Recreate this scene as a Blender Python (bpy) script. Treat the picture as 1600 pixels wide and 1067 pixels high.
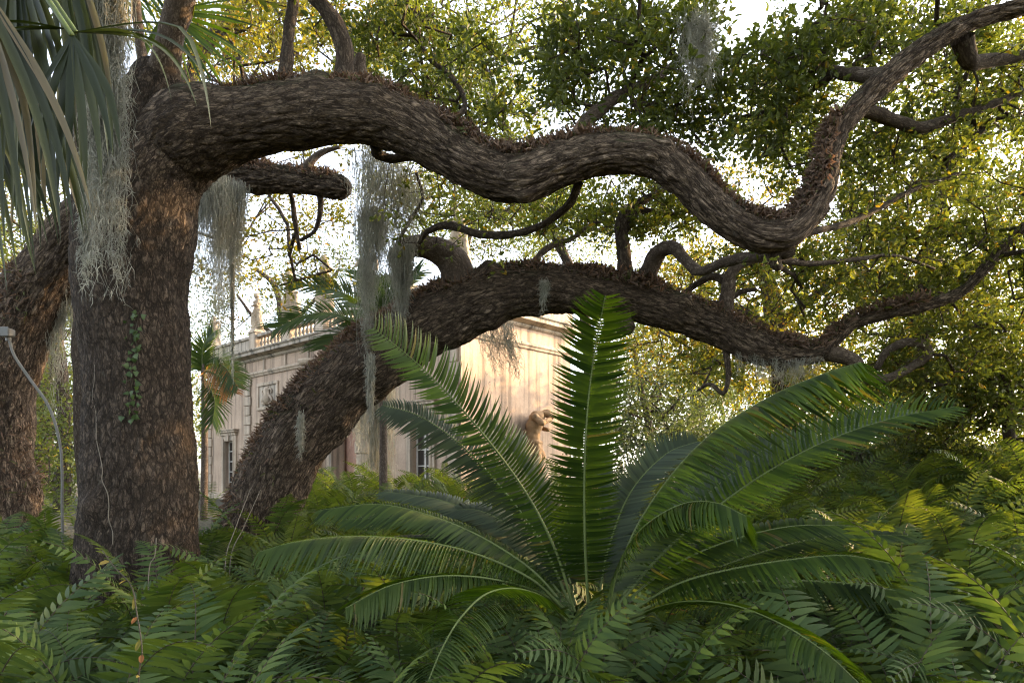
import bpy, bmesh, math, random
import numpy as np
from mathutils import Vector, Matrix

# ------------------------------------------------------------------ camera, sky, sun, exposure
for _o in list(bpy.data.objects):
    bpy.data.objects.remove(_o)
SC = bpy.context.scene
COL = SC.collection
F, HY, CZ = 1067.0, 745.0, 1.6          # focal length in photo pixels, horizon row, eye height

cam_d = bpy.data.cameras.new('camera')
cam = bpy.data.objects.new('camera', cam_d)
COL.objects.link(cam)
cam.location = (0, 0, CZ)
cam.rotation_euler = (math.pi / 2, 0, 0)
cam_d.lens, cam_d.sensor_width = 24.0, 36.0
cam_d.shift_y = (HY - 533.5) / 1600.0
cam_d.clip_start, cam_d.clip_end = 0.05, 2000
SC.camera = cam

SUN_AZ, SUN_EL = math.radians(66), math.radians(17)     # azimuth from +Y towards +X
world = bpy.data.worlds.new('World')
SC.world = world
world.use_nodes = True
wn = world.node_tree.nodes
sky = wn.new('ShaderNodeTexSky')
sky.sky_type = 'NISHITA'
sky.sun_disc = False
sky.sun_elevation, sky.sun_rotation = SUN_EL, SUN_AZ
sky.air_density, sky.dust_density, sky.ozone_density = 0.8, 2.5, 0.2
wn['Background'].inputs['Strength'].default_value = 0.15
hsv = wn.new('ShaderNodeHueSaturation')           # thin high haze: a paler sky
hsv.inputs['Saturation'].default_value = 0.5
world.node_tree.links.new(sky.outputs[0], hsv.inputs['Color'])
world.node_tree.links.new(hsv.outputs[0], wn['Background'].inputs['Color'])

sun_d = bpy.data.lights.new('sun', 'SUN')
sun_d.energy, sun_d.angle, sun_d.color = 2.0, math.radians(0.6), (1.0, 0.64, 0.29)
sun = bpy.data.objects.new('sun', sun_d)
COL.objects.link(sun)
S = Vector((math.sin(SUN_AZ) * math.cos(SUN_EL), math.cos(SUN_AZ) * math.cos(SUN_EL), math.sin(SUN_EL)))
sun.rotation_euler = S.to_track_quat('Z', 'Y').to_euler()
sun.location = S * 60

SC.view_settings.view_transform = 'Standard'
SC.view_settings.look = 'None'
SC.view_settings.exposure = 2.95
SC.view_settings.gamma = 1.0
SC.view_settings.use_curve_mapping = False
SC.render.engine = 'CYCLES'
SC.cycles.use_denoising = True
SC.cycles.denoiser = 'OPENIMAGEDENOISE'
SC.cycles.denoising_prefilter = 'NONE'
SC.cycles.filter_width = 1.2
SC.cycles.max_bounces = 7
SC.cycles.diffuse_bounces = 4
SC.cycles.glossy_bounces = 2
SC.cycles.transmission_bounces = 5
SC.cycles.transparent_max_bounces = 4
SC.cycles.caustics_reflective = False
SC.cycles.caustics_refractive = False
SC.cycles.sample_clamp_indirect = 6.0

# ------------------------------------------------------------------ helpers
rng = np.random.default_rng(7)
random.seed(7)
RAD = math.radians


def P(px, py, d):
    """the point at depth d metres that stands at photo pixel px, py"""
    return np.array(((px - 800.0) / F * d, d, CZ + (HY - py) / F * d))


def smooth(a, b, x):
    t = np.clip((x - a) / (b - a), 0, 1)
    return t * t * (3 - 2 * t)


def ground_z(x, y):
    x = np.asarray(x, float); y = np.asarray(y, float)
    z = 0.72 * smooth(4.5, 13, y) + 0.55 * smooth(2.0, 7, x) * smooth(4.0, 9, y)
    z = z + 0.05 * np.sin(x * 1.3 + y * .7) + 0.04 * np.sin(x * .6 - y * 1.1)
    return z


def norm(v):
    return v / np.maximum(np.linalg.norm(v, axis=-1, keepdims=True), 1e-9)


def np_mesh(name, verts, faces, smooth_shade=True):
    """mesh from numpy arrays; faces is (n, k) with k = 3 or 4"""
    verts = np.ascontiguousarray(verts, dtype=np.float32).reshape(-1, 3)
    faces = np.ascontiguousarray(faces, dtype=np.int32)
    me = bpy.data.meshes.new(name)
    n, k = faces.shape
    me.vertices.add(len(verts))
    me.vertices.foreach_set('co', verts.ravel())
    me.loops.add(n * k)
    me.loops.foreach_set('vertex_index', faces.ravel())
    me.polygons.add(n)
    me.polygons.foreach_set('loop_start', np.arange(0, n * k, k, dtype=np.int32))
    me.polygons.foreach_set('loop_total', np.full(n, k, dtype=np.int32))
    me.polygons.foreach_set('use_smooth', np.full(n, smooth_shade))
    me.update(calc_edges=True)
    return me


def attr(me, name, data, kind='FLOAT_VECTOR'):
    a = me.attributes.new(name, kind, 'POINT')
    a.data.foreach_set('vector' if kind == 'FLOAT_VECTOR' else 'value', np.ascontiguousarray(data, dtype=np.float32).ravel())


def link(name, me, mat=None, parent=None):
    o = bpy.data.objects.new(name, me)
    COL.objects.link(o)
    if mat is not None and me is not None and not me.materials:
        me.materials.append(mat)
    if parent is not None:
        o.parent = parent
    return o


def thing(name, label, cat, loc=(0, 0, 0), rz=0.0, group=None, kind=None):
    o = bpy.data.objects.new(name, None)
    o.empty_display_size = 0.2
    COL.objects.link(o)
    o.location = [float(c) for c in loc]
    o.rotation_euler = (0, 0, rz)
    return tag(o, label, cat, group, kind)


def tag(o, label=None, cat=None, group=None, kind=None):
    if label: o['label'] = label
    if cat: o['category'] = cat
    if group: o['group'] = group
    if kind: o['kind'] = kind
    return o


class MB:
    """collects polygons in a plain list, then builds one mesh"""
    def __init__(s):
        s.v, s.f = [], []

    def add(s, vs, fs):
        n = len(s.v)
        s.v += [tuple(v) for v in vs]
        s.f += [tuple(i + n for i in f) for f in fs]

    def box(s, x0, x1, y0, y1, z0, z1):
        s.add([(x0, y0, z0), (x1, y0, z0), (x1, y1, z0), (x0, y1, z0), (x0, y0, z1), (x1, y0, z1), (x1, y1, z1), (x0, y1, z1)],
              [(0, 3, 2, 1), (4, 5, 6, 7), (0, 1, 5, 4), (1, 2, 6, 5), (2, 3, 7, 6), (3, 0, 4, 7)])

    def lathe(s, prof, n=12, cx=0, cy=0):
        k = len(prof)
        vs = [(cx + r * math.cos(2 * math.pi * i / n), cy + r * math.sin(2 * math.pi * i / n), z) for r, z in prof for i in range(n)]
        fs = [(j * n + i, j * n + (i + 1) % n, (j + 1) * n + (i + 1) % n, (j + 1) * n + i) for j in range(k - 1) for i in range(n)]
        fs += [tuple(range(n - 1, -1, -1)), tuple((k - 1) * n + i for i in range(n))]
        s.add(vs, fs)

    def profile(s, prof, axis_pts):
        """sweep a (out, z) profile along a list of (x, y, nx, ny) stations"""
        k = len(prof)
        vs = [(x + nx * o, y + ny * o, z) for (x, y, nx, ny) in axis_pts for (o, z) in prof]
        fs = []
        for a in range(len(axis_pts) - 1):
            for j in range(k):
                j2 = (j + 1) % k
                fs.append((a * k + j, a * k + j2, (a + 1) * k + j2, (a + 1) * k + j))
        fs.append(tuple(range(k)))
        fs.append(tuple((len(axis_pts) - 1) * k + j for j in range(k - 1, -1, -1)))
        s.add(vs, fs)

    def mesh(s, name, smooth_shade=False, bevel=0):
        me = bpy.data.meshes.new(name)
        me.from_pydata(s.v, [], s.f)
        bm = bmesh.new(); bm.from_mesh(me)
        if bevel:
            bmesh.ops.bevel(bm, geom=bm.edges[:], offset=bevel, segments=1, affect='EDGES', clamp_overlap=True)
        bmesh.ops.recalc_face_normals(bm, faces=bm.faces[:])
        bm.to_mesh(me); bm.free()
        if smooth_shade:
            me.polygons.foreach_set('use_smooth', np.full(len(me.polygons), True))
        return me

    def obj(s, name, mat, parent=None, smooth_shade=False, bevel=0):
        return link(name, s.mesh(name, smooth_shade, bevel), mat, parent)


# ------------------------------------------------------------------ vector noise in numpy
def _hash(i, j, k, seed):
    h = (i.astype(np.int64) * 374761393 + j.astype(np.int64) * 668265263 + k.astype(np.int64) * 2147483647 + seed * 974711) & 0xffffffff
    h = ((h ^ (h >> 13)) * 1274126177) & 0xffffffff
    h = ((h ^ (h >> 16)) * 2246822519) & 0xffffffff
    return ((h ^ (h >> 15)) & 0xffffff) / float(0xffffff)


def vnoise(p, seed=0):
    i = np.floor(p).astype(np.int64); f = p - i
    f = f * f * (3 - 2 * f)
    out = 0
    for a in (0, 1):
        for b in (0, 1):
            for c in (0, 1):
                w = (f[:, 0] if a else 1 - f[:, 0]) * (f[:, 1] if b else 1 - f[:, 1]) * (f[:, 2] if c else 1 - f[:, 2])
                out = out + w * _hash(i[:, 0] + a, i[:, 1] + b, i[:, 2] + c, seed)
    return out * 2 - 1


def fbm(p, oct=3, seed=0):
    out, amp = 0, 1.0
    for o in range(oct):
        out = out + amp * vnoise(p * (2 ** o) + o * 17.3, seed + o)
        amp *= 0.5
    return out


def worley(p, seed=0):
    i = np.floor(p).astype(np.int64); f = p - i
    f1 = np.full(len(p), 9.0); f2 = np.full(len(p), 9.0)
    for a in (-1, 0, 1):
        for b in (-1, 0, 1):
            for c in (-1, 0, 1):
                ii, jj, kk = i[:, 0] + a, i[:, 1] + b, i[:, 2] + c
                d = ((a + _hash(ii, jj, kk, seed) - f[:, 0]) ** 2 + (b + _hash(ii, jj, kk, seed + 11) - f[:, 1]) ** 2 +
                     (c + _hash(ii, jj, kk, seed + 23) - f[:, 2]) ** 2)
                f2 = np.where(d < f1, f1, np.minimum(f2, d))
                f1 = np.minimum(f1, d)
    return np.sqrt(f1), np.sqrt(f2)


# ------------------------------------------------------------------ materials
def new_mat(name):
    m = bpy.data.materials.new(name)
    m.use_nodes = True
    nt = m.node_tree
    b = nt.nodes['Principled BSDF']
    return m, nt, b


def N(nt, typ, **kw):
    n = nt.nodes.new(typ)
    for k, v in kw.items():
        if k in n.inputs: n.inputs[k].default_value = v
        else: setattr(n, k, v)
    return n


def ramp(nt, stops, src, interp='LINEAR'):
    r = nt.nodes.new('ShaderNodeValToRGB')
    r.color_ramp.interpolation = interp
    while len(r.color_ramp.elements) < len(stops):
        r.color_ramp.elements.new(0.5)
    for e, (p, c) in zip(r.color_ramp.elements, stops):
        e.position = p
        e.color = (*c, 1) if len(c) == 3 else c
    nt.links.new(src, r.inputs[0])
    return r


def mixc(nt, fac, a, b, mode='MIX'):
    m = nt.nodes.new('ShaderNodeMix'); m.data_type = 'RGBA'; m.blend_type = mode
    for s, v in ((m.inputs[0], fac), (m.inputs[6], a), (m.inputs[7], b)):
        if hasattr(v, 'is_linked'): nt.links.new(v, s)
        elif isinstance(v, (int, float)): s.default_value = v
        else: s.default_value = (*v, 1)
    return m.outputs[2]


def leaf_mat(name, dark, light, trans, tint=(1.5, 1.35, 0.35), rough=0.45, spread=0.08, old=None, old_amount=0.06, spec=0.3):
    """leaf: glossy skin over a translucent body, each leaf with a tone of its own"""
    m, nt, b = new_mat(name)
    L = nt.links.new
    geo = N(nt, 'ShaderNodeNewGeometry')
    oi = N(nt, 'ShaderNodeObjectInfo')
    sm = N(nt, 'ShaderNodeMath', operation='ADD'); L(geo.outputs['Random Per Island'], sm.inputs[0]); L(oi.outputs['Random'], sm.inputs[1])
    fc = N(nt, 'ShaderNodeMath', operation='FRACT'); L(sm.outputs[0], fc.inputs[0])
    r = ramp(nt, [(0.0, dark), (0.55, [(a + c) / 2 for a, c in zip(dark, light)]), (1.0, light)], fc.outputs[0])
    col = r.outputs[0]
    if old is not None:
        w = N(nt, 'ShaderNodeTexWhiteNoise', noise_dimensions='1D')
        L(fc.outputs[0], w.inputs['W'])
        lt = N(nt, 'ShaderNodeMath', operation='LESS_THAN'); lt.inputs[1].default_value = old_amount
        L(w.outputs['Value'], lt.inputs[0])
        col = mixc(nt, lt.outputs[0], col, old)
    nz = N(nt, 'ShaderNodeTexNoise', Scale=1.7, Detail=2.0)
    tc = N(nt, 'ShaderNodeTexCoord'); L(tc.outputs['Object'], nz.inputs['Vector'])
    v = N(nt, 'ShaderNodeMapRange'); v.inputs[1].default_value = 0.3; v.inputs[2].default_value = 0.7
    v.inputs[3].default_value = 0.72; v.inputs[4].default_value = 1.28
    L(nz.outputs[0], v.inputs[0])
    mul = N(nt, 'ShaderNodeVectorMath', operation='SCALE'); L(col, mul.inputs[0]); L(v.outputs[0], mul.inputs['Scale'])
    L(mul.outputs[0], b.inputs['Base Color'])
    b.inputs['Roughness'].default_value = rough
    b.inputs['Specular IOR Level'].default_value = spec
    t = N(nt, 'ShaderNodeBsdfTranslucent')
    tm = N(nt, 'ShaderNodeVectorMath', operation='MULTIPLY'); L(mul.outputs[0], tm.inputs[0]); tm.inputs[1].default_value = tint
    L(tm.outputs[0], t.inputs['Color'])
    mx = N(nt, 'ShaderNodeMixShader'); mx.inputs[0].default_value = trans
    L(b.outputs[0], mx.inputs[1]); L(t.outputs[0], mx.inputs[2])
    L(mx.outputs[0], nt.nodes['Material Output'].inputs['Surface'])
    return m


def bark_mat(name, plate, plate2, crack, scale=22, stretch=0.5, moss=0.0, bump=0.8, warp=0.045, furrow=-0.22, ridge=0.5):
    """oak bark: irregular plates split by furrows, in the coordinates of the straightened limb"""
    m, nt, b = new_mat(name)
    L = nt.links.new
    at = N(nt, 'ShaderNodeAttribute', attribute_name='bark')
    mp = N(nt, 'ShaderNodeMapping'); mp.inputs['Scale'].default_value = (1, 1, stretch); L(at.outputs['Vector'], mp.inputs[0])
    nz = N(nt, 'ShaderNodeTexNoise', Scale=scale * 0.45, Detail=4.0, Roughness=0.6); L(mp.outputs[0], nz.inputs['Vector'])
    big = N(nt, 'ShaderNodeTexNoise', Scale=2.2, Detail=5.0, Roughness=0.65); L(at.outputs['Vector'], big.inputs['Vector'])
    fine = N(nt, 'ShaderNodeTexNoise', Scale=scale * 3.2, Detail=6.0, Roughness=0.75); L(mp.outputs[0], fine.inputs['Vector'])
    off = N(nt, 'ShaderNodeVectorMath', operation='SCALE'); L(nz.outputs['Color'], off.inputs[0]); off.inputs['Scale'].default_value = warp * 2
    n3 = N(nt, 'ShaderNodeTexNoise', Scale=scale * 1.6, Detail=3.0, Roughness=0.7); L(mp.outputs[0], n3.inputs['Vector'])
    of3 = N(nt, 'ShaderNodeVectorMath', operation='SCALE'); L(n3.outputs['Color'], of3.inputs[0]); of3.inputs['Scale'].default_value = 0.9 / scale
    ad0 = N(nt, 'ShaderNodeVectorMath', operation='ADD'); L(mp.outputs[0], ad0.inputs[0]); L(of3.outputs[0], ad0.inputs[1])
    ad = N(nt, 'ShaderNodeVectorMath', operation='ADD'); L(ad0.outputs[0], ad.inputs[0]); L(off.outputs[0], ad.inputs[1])
    vo = N(nt, 'ShaderNodeTexVoronoi', feature='DISTANCE_TO_EDGE', Scale=scale); L(ad.outputs[0], vo.inputs['Vector'])
    vc = N(nt, 'ShaderNodeTexVoronoi', feature='F1', Scale=scale); L(ad.outputs[0], vc.inputs['Vector'])
    # deep furrows, wide here and closed there; shallow plate joints; flaky ridges along the grain
    vb = N(nt, 'ShaderNodeTexVoronoi', feature='DISTANCE_TO_EDGE', Scale=scale * 0.47); L(ad.outputs[0], vb.inputs['Vector'])
    w = N(nt, 'ShaderNodeMath', operation='MULTIPLY_ADD'); L(big.outputs[0], w.inputs[0]); w.inputs[1].default_value = furrow; L(vb.outputs['Distance'], w.inputs[2])
    w2 = N(nt, 'ShaderNodeMath', operation='MULTIPLY_ADD'); L(fine.outputs[0], w2.inputs[0]); w2.inputs[1].default_value = 0.16; L(w.outputs[0], w2.inputs[2])
    hb = ramp(nt, [(0.0, (0, 0, 0)), (0.06, (0.45, 0.45, 0.45)), (0.15, (1, 1, 1))], w2.outputs[0]).outputs[0]
    w3 = N(nt, 'ShaderNodeMath', operation='MULTIPLY_ADD'); L(n3.outputs[0], w3.inputs[0]); w3.inputs[1].default_value = -0.14; L(vo.outputs['Distance'], w3.inputs[2])
    hs = ramp(nt, [(-0.0, (0.30, 0.30, 0.30)), (0.10, (1, 1, 1))], w3.outputs[0]).outputs[0]
    mg = N(nt, 'ShaderNodeMapping'); mg.inputs['Scale'].default_value = (scale * 1.5, scale * 1.5, scale * 1.5 * stretch * 0.55); L(at.outputs['Vector'], mg.inputs[0])
    gn = N(nt, 'ShaderNodeTexNoise', Scale=1.0, Detail=4.0, Roughness=0.6, Distortion=0.8); L(mg.outputs[0], gn.inputs['Vector'])
    ga = N(nt, 'ShaderNodeMath', operation='SUBTRACT'); L(gn.outputs[0], ga.inputs[0]); ga.inputs[1].default_value = 0.5
    gb = N(nt, 'ShaderNodeMath', operation='ABSOLUTE'); L(ga.outputs[0], gb.inputs[0])
    hg = ramp(nt, [(0.0, (0.35, 0.35, 0.35)), (0.09, (1, 1, 1))], gb.outputs[0]).outputs[0]
    h1m = N(nt, 'ShaderNodeMath', operation='MULTIPLY'); L(hb, h1m.inputs[0]); L(hs, h1m.inputs[1])
    h1 = h1m.outputs[0]
    h2m = N(nt, 'ShaderNodeMix'); h2m.inputs[0].default_value = ridge; h2m.inputs[2].default_value = 1.0; L(hg, h2m.inputs[3])
    h2 = h2m.outputs[0]
    tone = N(nt, 'ShaderNodeSeparateXYZ'); L(vc.outputs['Color'], tone.inputs[0])
    tr = N(nt, 'ShaderNodeMapRange'); tr.inputs[3].default_value = 0.62; tr.inputs[4].default_value = 1.22; L(tone.outputs[0], tr.inputs[0])
    height = N(nt, 'ShaderNodeMath', operation='MULTIPLY'); L(h1, height.inputs[0]); L(h2, height.inputs[1])
    pl = ramp(nt, [(0.3, plate), (0.7, plate2)], big.outputs[0]).outputs[0]
    fr = ramp(nt, [(0.25, (0.55, 0.55, 0.55)), (0.75, (1.4, 1.37, 1.32))], fine.outputs[0]).outputs[0]
    pl = mixc(nt, 1.0, pl, fr, 'MULTIPLY')
    ts = N(nt, 'ShaderNodeVectorMath', operation='SCALE'); L(pl, ts.inputs[0]); L(tr.outputs[0], ts.inputs['Scale'])
    col = mixc(nt, height.outputs[0], crack, ts.outputs[0])
    if moss:
        geo = N(nt, 'ShaderNodeNewGeometry')
        sep = N(nt, 'ShaderNodeSeparateXYZ'); L(geo.outputs['Normal'], sep.inputs[0])
        ml = N(nt, 'ShaderNodeMath', operation='MULTIPLY_ADD'); L(sep.outputs[2], ml.inputs[0]); ml.inputs[1].default_value = 0.45
        L(big.outputs[0], ml.inputs[2])
        mr = ramp(nt, [(0.70, (0, 0, 0)), (0.98, (moss, moss, moss))], ml.outputs[0])
        col = mixc(nt, mr.outputs[0], col, (0.040, 0.044, 0.018))
    li = N(nt, 'ShaderNodeTexNoise', Scale=7.0, Detail=7.0, Roughness=0.8); L(at.outputs['Vector'], li.inputs['Vector'])
    lr = ramp(nt, [(0.60, (0, 0, 0)), (0.70, (0.38, 0.38, 0.38))], li.outputs[0])
    col = mixc(nt, lr.outputs[0], col, (0.17, 0.165, 0.135))
    L(col, b.inputs['Base Color'])
    b.inputs['Roughness'].default_value = 0.9
    b.inputs['Specular IOR Level'].default_value = 0.12
    hm = N(nt, 'ShaderNodeMath', operation='MULTIPLY_ADD'); L(fine.outputs[0], hm.inputs[0]); hm.inputs[1].default_value = 0.5
    L(height.outputs[0], hm.inputs[2])
    hm2 = N(nt, 'ShaderNodeMath', operation='MULTIPLY_ADD'); L(tone.outputs[0], hm2.inputs[0]); hm2.inputs[1].default_value = 0.5; L(hm.outputs[0], hm2.inputs[2])
    bp = N(nt, 'ShaderNodeBump', Strength=bump, Distance=0.35 / scale); L(hm2.outputs[0], bp.inputs['Height'])
    L(bp.outputs[0], b.inputs['Normal'])
    return m


def stone_mat(name, base, warm, dark, streak=0.7, gloss=0.85):
    m, nt, b = new_mat(name)
    L = nt.links.new
    tc = N(nt, 'ShaderNodeTexCoord')
    big = N(nt, 'ShaderNodeTexNoise', Scale=0.9, Detail=6.0, Roughness=0.62); L(tc.outputs['Object'], big.inputs['Vector'])
    mp = N(nt, 'ShaderNodeMapping'); mp.inputs['Scale'].default_value = (5.0, 5.0, 0.28); L(tc.outputs['Object'], mp.inputs[0])
    st = N(nt, 'ShaderNodeTexNoise', Scale=1.0, Detail=5.0, Roughness=0.6); L(mp.outputs[0], st.inputs['Vector'])
    fine = N(nt, 'ShaderNodeTexNoise', Scale=14.0, Detail=8.0, Roughness=0.7); L(tc.outputs['Object'], fine.inputs['Vector'])
    col = ramp(nt, [(0.32, base), (0.68, warm)], big.outputs[0]).outputs[0]
    fr = ramp(nt, [(0.3, (0.78, 0.78, 0.78)), (0.7, (1.12, 1.1, 1.08))], fine.outputs[0]).outputs[0]
    col = mixc(nt, 1.0, col, fr, 'MULTIPLY')
    sr = ramp(nt, [(0.47, (0, 0, 0)), (0.66, (streak, streak, streak))], st.outputs[0])
    col = mixc(nt, sr.outputs[0], col, dark)
    gr = ramp(nt, [(0.60, (0, 0, 0)), (0.74, (0.45, 0.45, 0.45))], fine.outputs[0])
    col = mixc(nt, gr.outputs[0], col, dark)
    L(col, b.inputs['Base Color'])
    b.inputs['Roughness'].default_value = gloss
    b.inputs['Specular IOR Level'].default_value = 0.2
    bp = N(nt, 'ShaderNodeBump', Strength=0.35, Distance=0.02); L(fine.outputs[0], bp.inputs['Height']); L(bp.outputs[0], b.inputs['Normal'])
    return m


def plain(name, col, rough=0.6, noise=0.25, scale=8.0, metallic=0.0, trans=0.0):
    m, nt, b = new_mat(name)
    L = nt.links.new
    tc = N(nt, 'ShaderNodeTexCoord')
    nz = N(nt, 'ShaderNodeTexNoise', Scale=scale, Detail=5.0, Roughness=0.65); L(tc.outputs['Object'], nz.inputs['Vector'])
    lo = [c * (1 - noise) for c in col]; hi = [c * (1 + noise) for c in col]
    r = ramp(nt, [(0.3, lo), (0.7, hi)], nz.outputs[0])
    L(r.outputs[0], b.inputs['Base Color'])
    b.inputs['Roughness'].default_value = rough
    b.inputs['Metallic'].default_value = metallic
    b.inputs['Specular IOR Level'].default_value = 0.25
    if trans:
        t = N(nt, 'ShaderNodeBsdfTranslucent'); L(r.outputs[0], t.inputs['Color'])
        mx = N(nt, 'ShaderNodeMixShader'); mx.inputs[0].default_value = trans
        L(b.outputs[0], mx.inputs[1]); L(t.outputs[0], mx.inputs[2]); L(mx.outputs[0], nt.nodes['Material Output'].inputs['Surface'])
    return m


M = {}
M['bark_hero'] = bark_mat('oak_bark', (0.102, 0.076, 0.057), (0.146, 0.114, 0.089), (0.022, 0.017, 0.013), 32, 0.44, bump=1.0, furrow=-0.17, ridge=0.45)
M['bark_limb'] = bark_mat('oak_limb_bark', (0.225, 0.168, 0.122), (0.32, 0.248, 0.188), (0.028, 0.020, 0.015), 36, 0.24, moss=0.85, bump=1.0, warp=0.05, furrow=-0.17, ridge=0.8)
M['bark_small'] = bark_mat('branch_bark', (0.12, 0.092, 0.07), (0.175, 0.142, 0.11), (0.04, 0.03, 0.023), 42, 0.35, bump=0.7)
M['bark_pale'] = bark_mat('pale_bark', (0.17, 0.135, 0.108), (0.235, 0.195, 0.16), (0.07, 0.052, 0.04), 46, 0.5, bump=0.6)
M['oak_leaf'] = leaf_mat('oak_leaf', (0.050, 0.072, 0.022), (0.110, 0.132, 0.036), 0.52, (1.9, 1.7, 0.5), 0.42, old=(0.16, 0.12, 0.025), old_amount=0.05)
M['dark_leaf'] = leaf_mat('dark_leaf', (0.046, 0.066, 0.022), (0.102, 0.124, 0.038), 0.50, (1.8, 1.7, 0.5), 0.42, old=(0.13, 0.11, 0.02), old_amount=0.03)
M['sun_tint_leaf'] = leaf_mat('sun_tint_leaf', (0.075, 0.086, 0.018), (0.155, 0.152, 0.030), 0.58, (2.0, 1.7, 0.42), 0.5, old=(0.19, 0.12, 0.028), old_amount=0.08)  # yellow glow of low backlight put into the leaf colour
M['grey_leaf'] = leaf_mat('grey_leaf', (0.050, 0.070, 0.036), (0.095, 0.115, 0.055), 0.40, (1.5, 1.5, 0.6), 0.5)
M['fern'] = leaf_mat('fern_leaf', (0.031, 0.057, 0.019), (0.078, 0.114, 0.036), 0.36, (1.8, 1.6, 0.3), 0.6, spec=0.14)
M['fern_light'] = leaf_mat('fern_leaf_light', (0.046, 0.070, 0.019), (0.094, 0.118, 0.032), 0.40, (1.7, 1.65, 0.4), 0.6, spec=0.14)
M['fern_dry'] = leaf_mat('fern_leaf_dry', (0.20, 0.085, 0.025), (0.32, 0.16, 0.04), 0.3, (1.3, 1.1, 0.6), 0.7)
M['cycad'] = leaf_mat('cycad_leaf', (0.013, 0.030, 0.006), (0.052, 0.084, 0.015), 0.36, (2.1, 2.1, 0.22), 0.5, old=(0.10, 0.085, 0.03), old_amount=0.012, spec=0.22)
M['cycad_grey'] = leaf_mat('cycad_leaf_grey', (0.022, 0.036, 0.018), (0.056, 0.076, 0.038), 0.2, (1.4, 1.5, 0.35), 0.55)
M['rachis'] = plain('frond_stalk', (0.085, 0.11, 0.032), 0.5)
M['fern_stem'] = plain('fern_stem', (0.045, 0.035, 0.02), 0.6)
M['fan'] = leaf_mat('fan_palm_leaf', (0.013, 0.020, 0.007), (0.048, 0.056, 0.022), 0.25, (1.3, 1.4, 0.4), 0.42, old=(0.13, 0.105, 0.065), old_amount=0.14)
M['palm'] = leaf_mat('feather_palm_leaf', (0.026, 0.055, 0.011), (0.058, 0.095, 0.02), 0.36, (1.9, 1.6, 0.3), 0.4)
M['moss'] = leaf_mat('hanging_moss', (0.23, 0.23, 0.195), (0.42, 0.415, 0.36), 0.42, (1.0, 0.97, 0.85), 0.9)
M['dried'] = leaf_mat('dried_fern', (0.085, 0.058, 0.044), (0.23, 0.158, 0.112), 0.3, (1.2, 0.9, 0.6), 0.85, old=(0.09, 0.10, 0.035), old_amount=0.07)
M['ivy'] = leaf_mat('ivy_leaf', (0.035, 0.065, 0.018), (0.07, 0.11, 0.03), 0.3, (1.5, 1.5, 0.4), 0.4)
M['wall'] = stone_mat('weathered_stucco', (0.36, 0.262, 0.192), (0.50, 0.378, 0.28), (0.13, 0.10, 0.075), 0.8)
M['trim'] = stone_mat('carved_limestone', (0.37, 0.295, 0.22), (0.50, 0.405, 0.31), (0.13, 0.115, 0.09), 0.8)
M['cornice'] = stone_mat('stained_limestone', (0.30, 0.26, 0.21), (0.46, 0.39, 0.31), (0.06, 0.055, 0.045), 0.95)
M['statue'] = stone_mat('statue_stone', (0.32, 0.25, 0.17), (0.44, 0.345, 0.24), (0.15, 0.11, 0.07), 0.6)
M['herm'] = stone_mat('brown_sandstone', (0.26, 0.165, 0.09), (0.36, 0.24, 0.135), (0.10, 0.06, 0.035), 0.6)
M['frame'] = plain('window_paint', (0.46, 0.43, 0.38), 0.5, 0.15)
M['pink'] = stone_mat('pink_plaster', (0.46, 0.27, 0.20), (0.54, 0.33, 0.25), (0.25, 0.16, 0.12), 0.4)
M['conduit'] = plain('grey_plastic', (0.14, 0.135, 0.125), 0.4, 0.1)
M['twig'] = plain('pale_twig', (0.20, 0.17, 0.13), 0.8)


def glass_mat():
    m, nt, b = new_mat('window_glass')
    b.inputs['Base Color'].default_value = (0.035, 0.03, 0.026, 1)
    b.inputs['Roughness'].default_value = 0.08
    return m


M['glass'] = glass_mat()


def ground_mat():
    m, nt, b = new_mat('leaf_litter')
    L = nt.links.new
    tc = N(nt, 'ShaderNodeTexCoord')
    v = N(nt, 'ShaderNodeTexVoronoi', Scale=22.0); L(tc.outputs['Object'], v.inputs['Vector'])
    n = N(nt, 'ShaderNodeTexNoise', Scale=3.0, Detail=6.0); L(tc.outputs['Object'], n.inputs['Vector'])
    c1 = ramp(nt, [(0.1, (0.035, 0.025, 0.016)), (0.6, (0.09, 0.062, 0.036)), (1, (0.05, 0.05, 0.02))], v.outputs['Color']).outputs[0]
    c2 = mixc(nt, n.outputs[0], c1, (0.028, 0.034, 0.012))
    L(c2, b.inputs['Base Color'])
    b.inputs['Roughness'].default_value = 0.95
    bp = N(nt, 'ShaderNodeBump', Strength=0.8, Distance=0.03); L(v.outputs['Distance'], bp.inputs['Height']); L(bp.outputs[0], b.inputs['Normal'])
    return m


# ------------------------------------------------------------------ ground
def build_ground():
    def axis(lo, hi, a, b, fine, nout):
        mid = np.arange(a, b, fine)
        k = np.linspace(0, 1, nout) ** 2.2
        return np.concatenate([(a - (a - lo) * k[::-1])[:-1], mid, (b + (hi - b) * k)[0:]])
    xs = axis(-900, 900, -24, 24, 0.4, 18)
    ys = axis(-900, 900, -4, 40, 0.4, 18)
    X, Y = np.meshgrid(xs, ys)
    Z = ground_z(X, Y) + 0.03 * np.sin(X * 5.1) * np.sin(Y * 4.3)
    v = np.stack([X, Y, Z], -1).reshape(-1, 3)
    nx, ny = len(xs), len(ys)
    i = (np.arange(ny - 1)[:, None] * nx + np.arange(nx - 1)[None]).ravel()
    o = link('ground', np_mesh('ground', v, np.stack([i, i + 1, i + nx + 1, i + nx], 1)), ground_mat())
    tag(o, 'dark leaf-littered ground under the ferns', 'ground', kind='structure')


build_ground()

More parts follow.
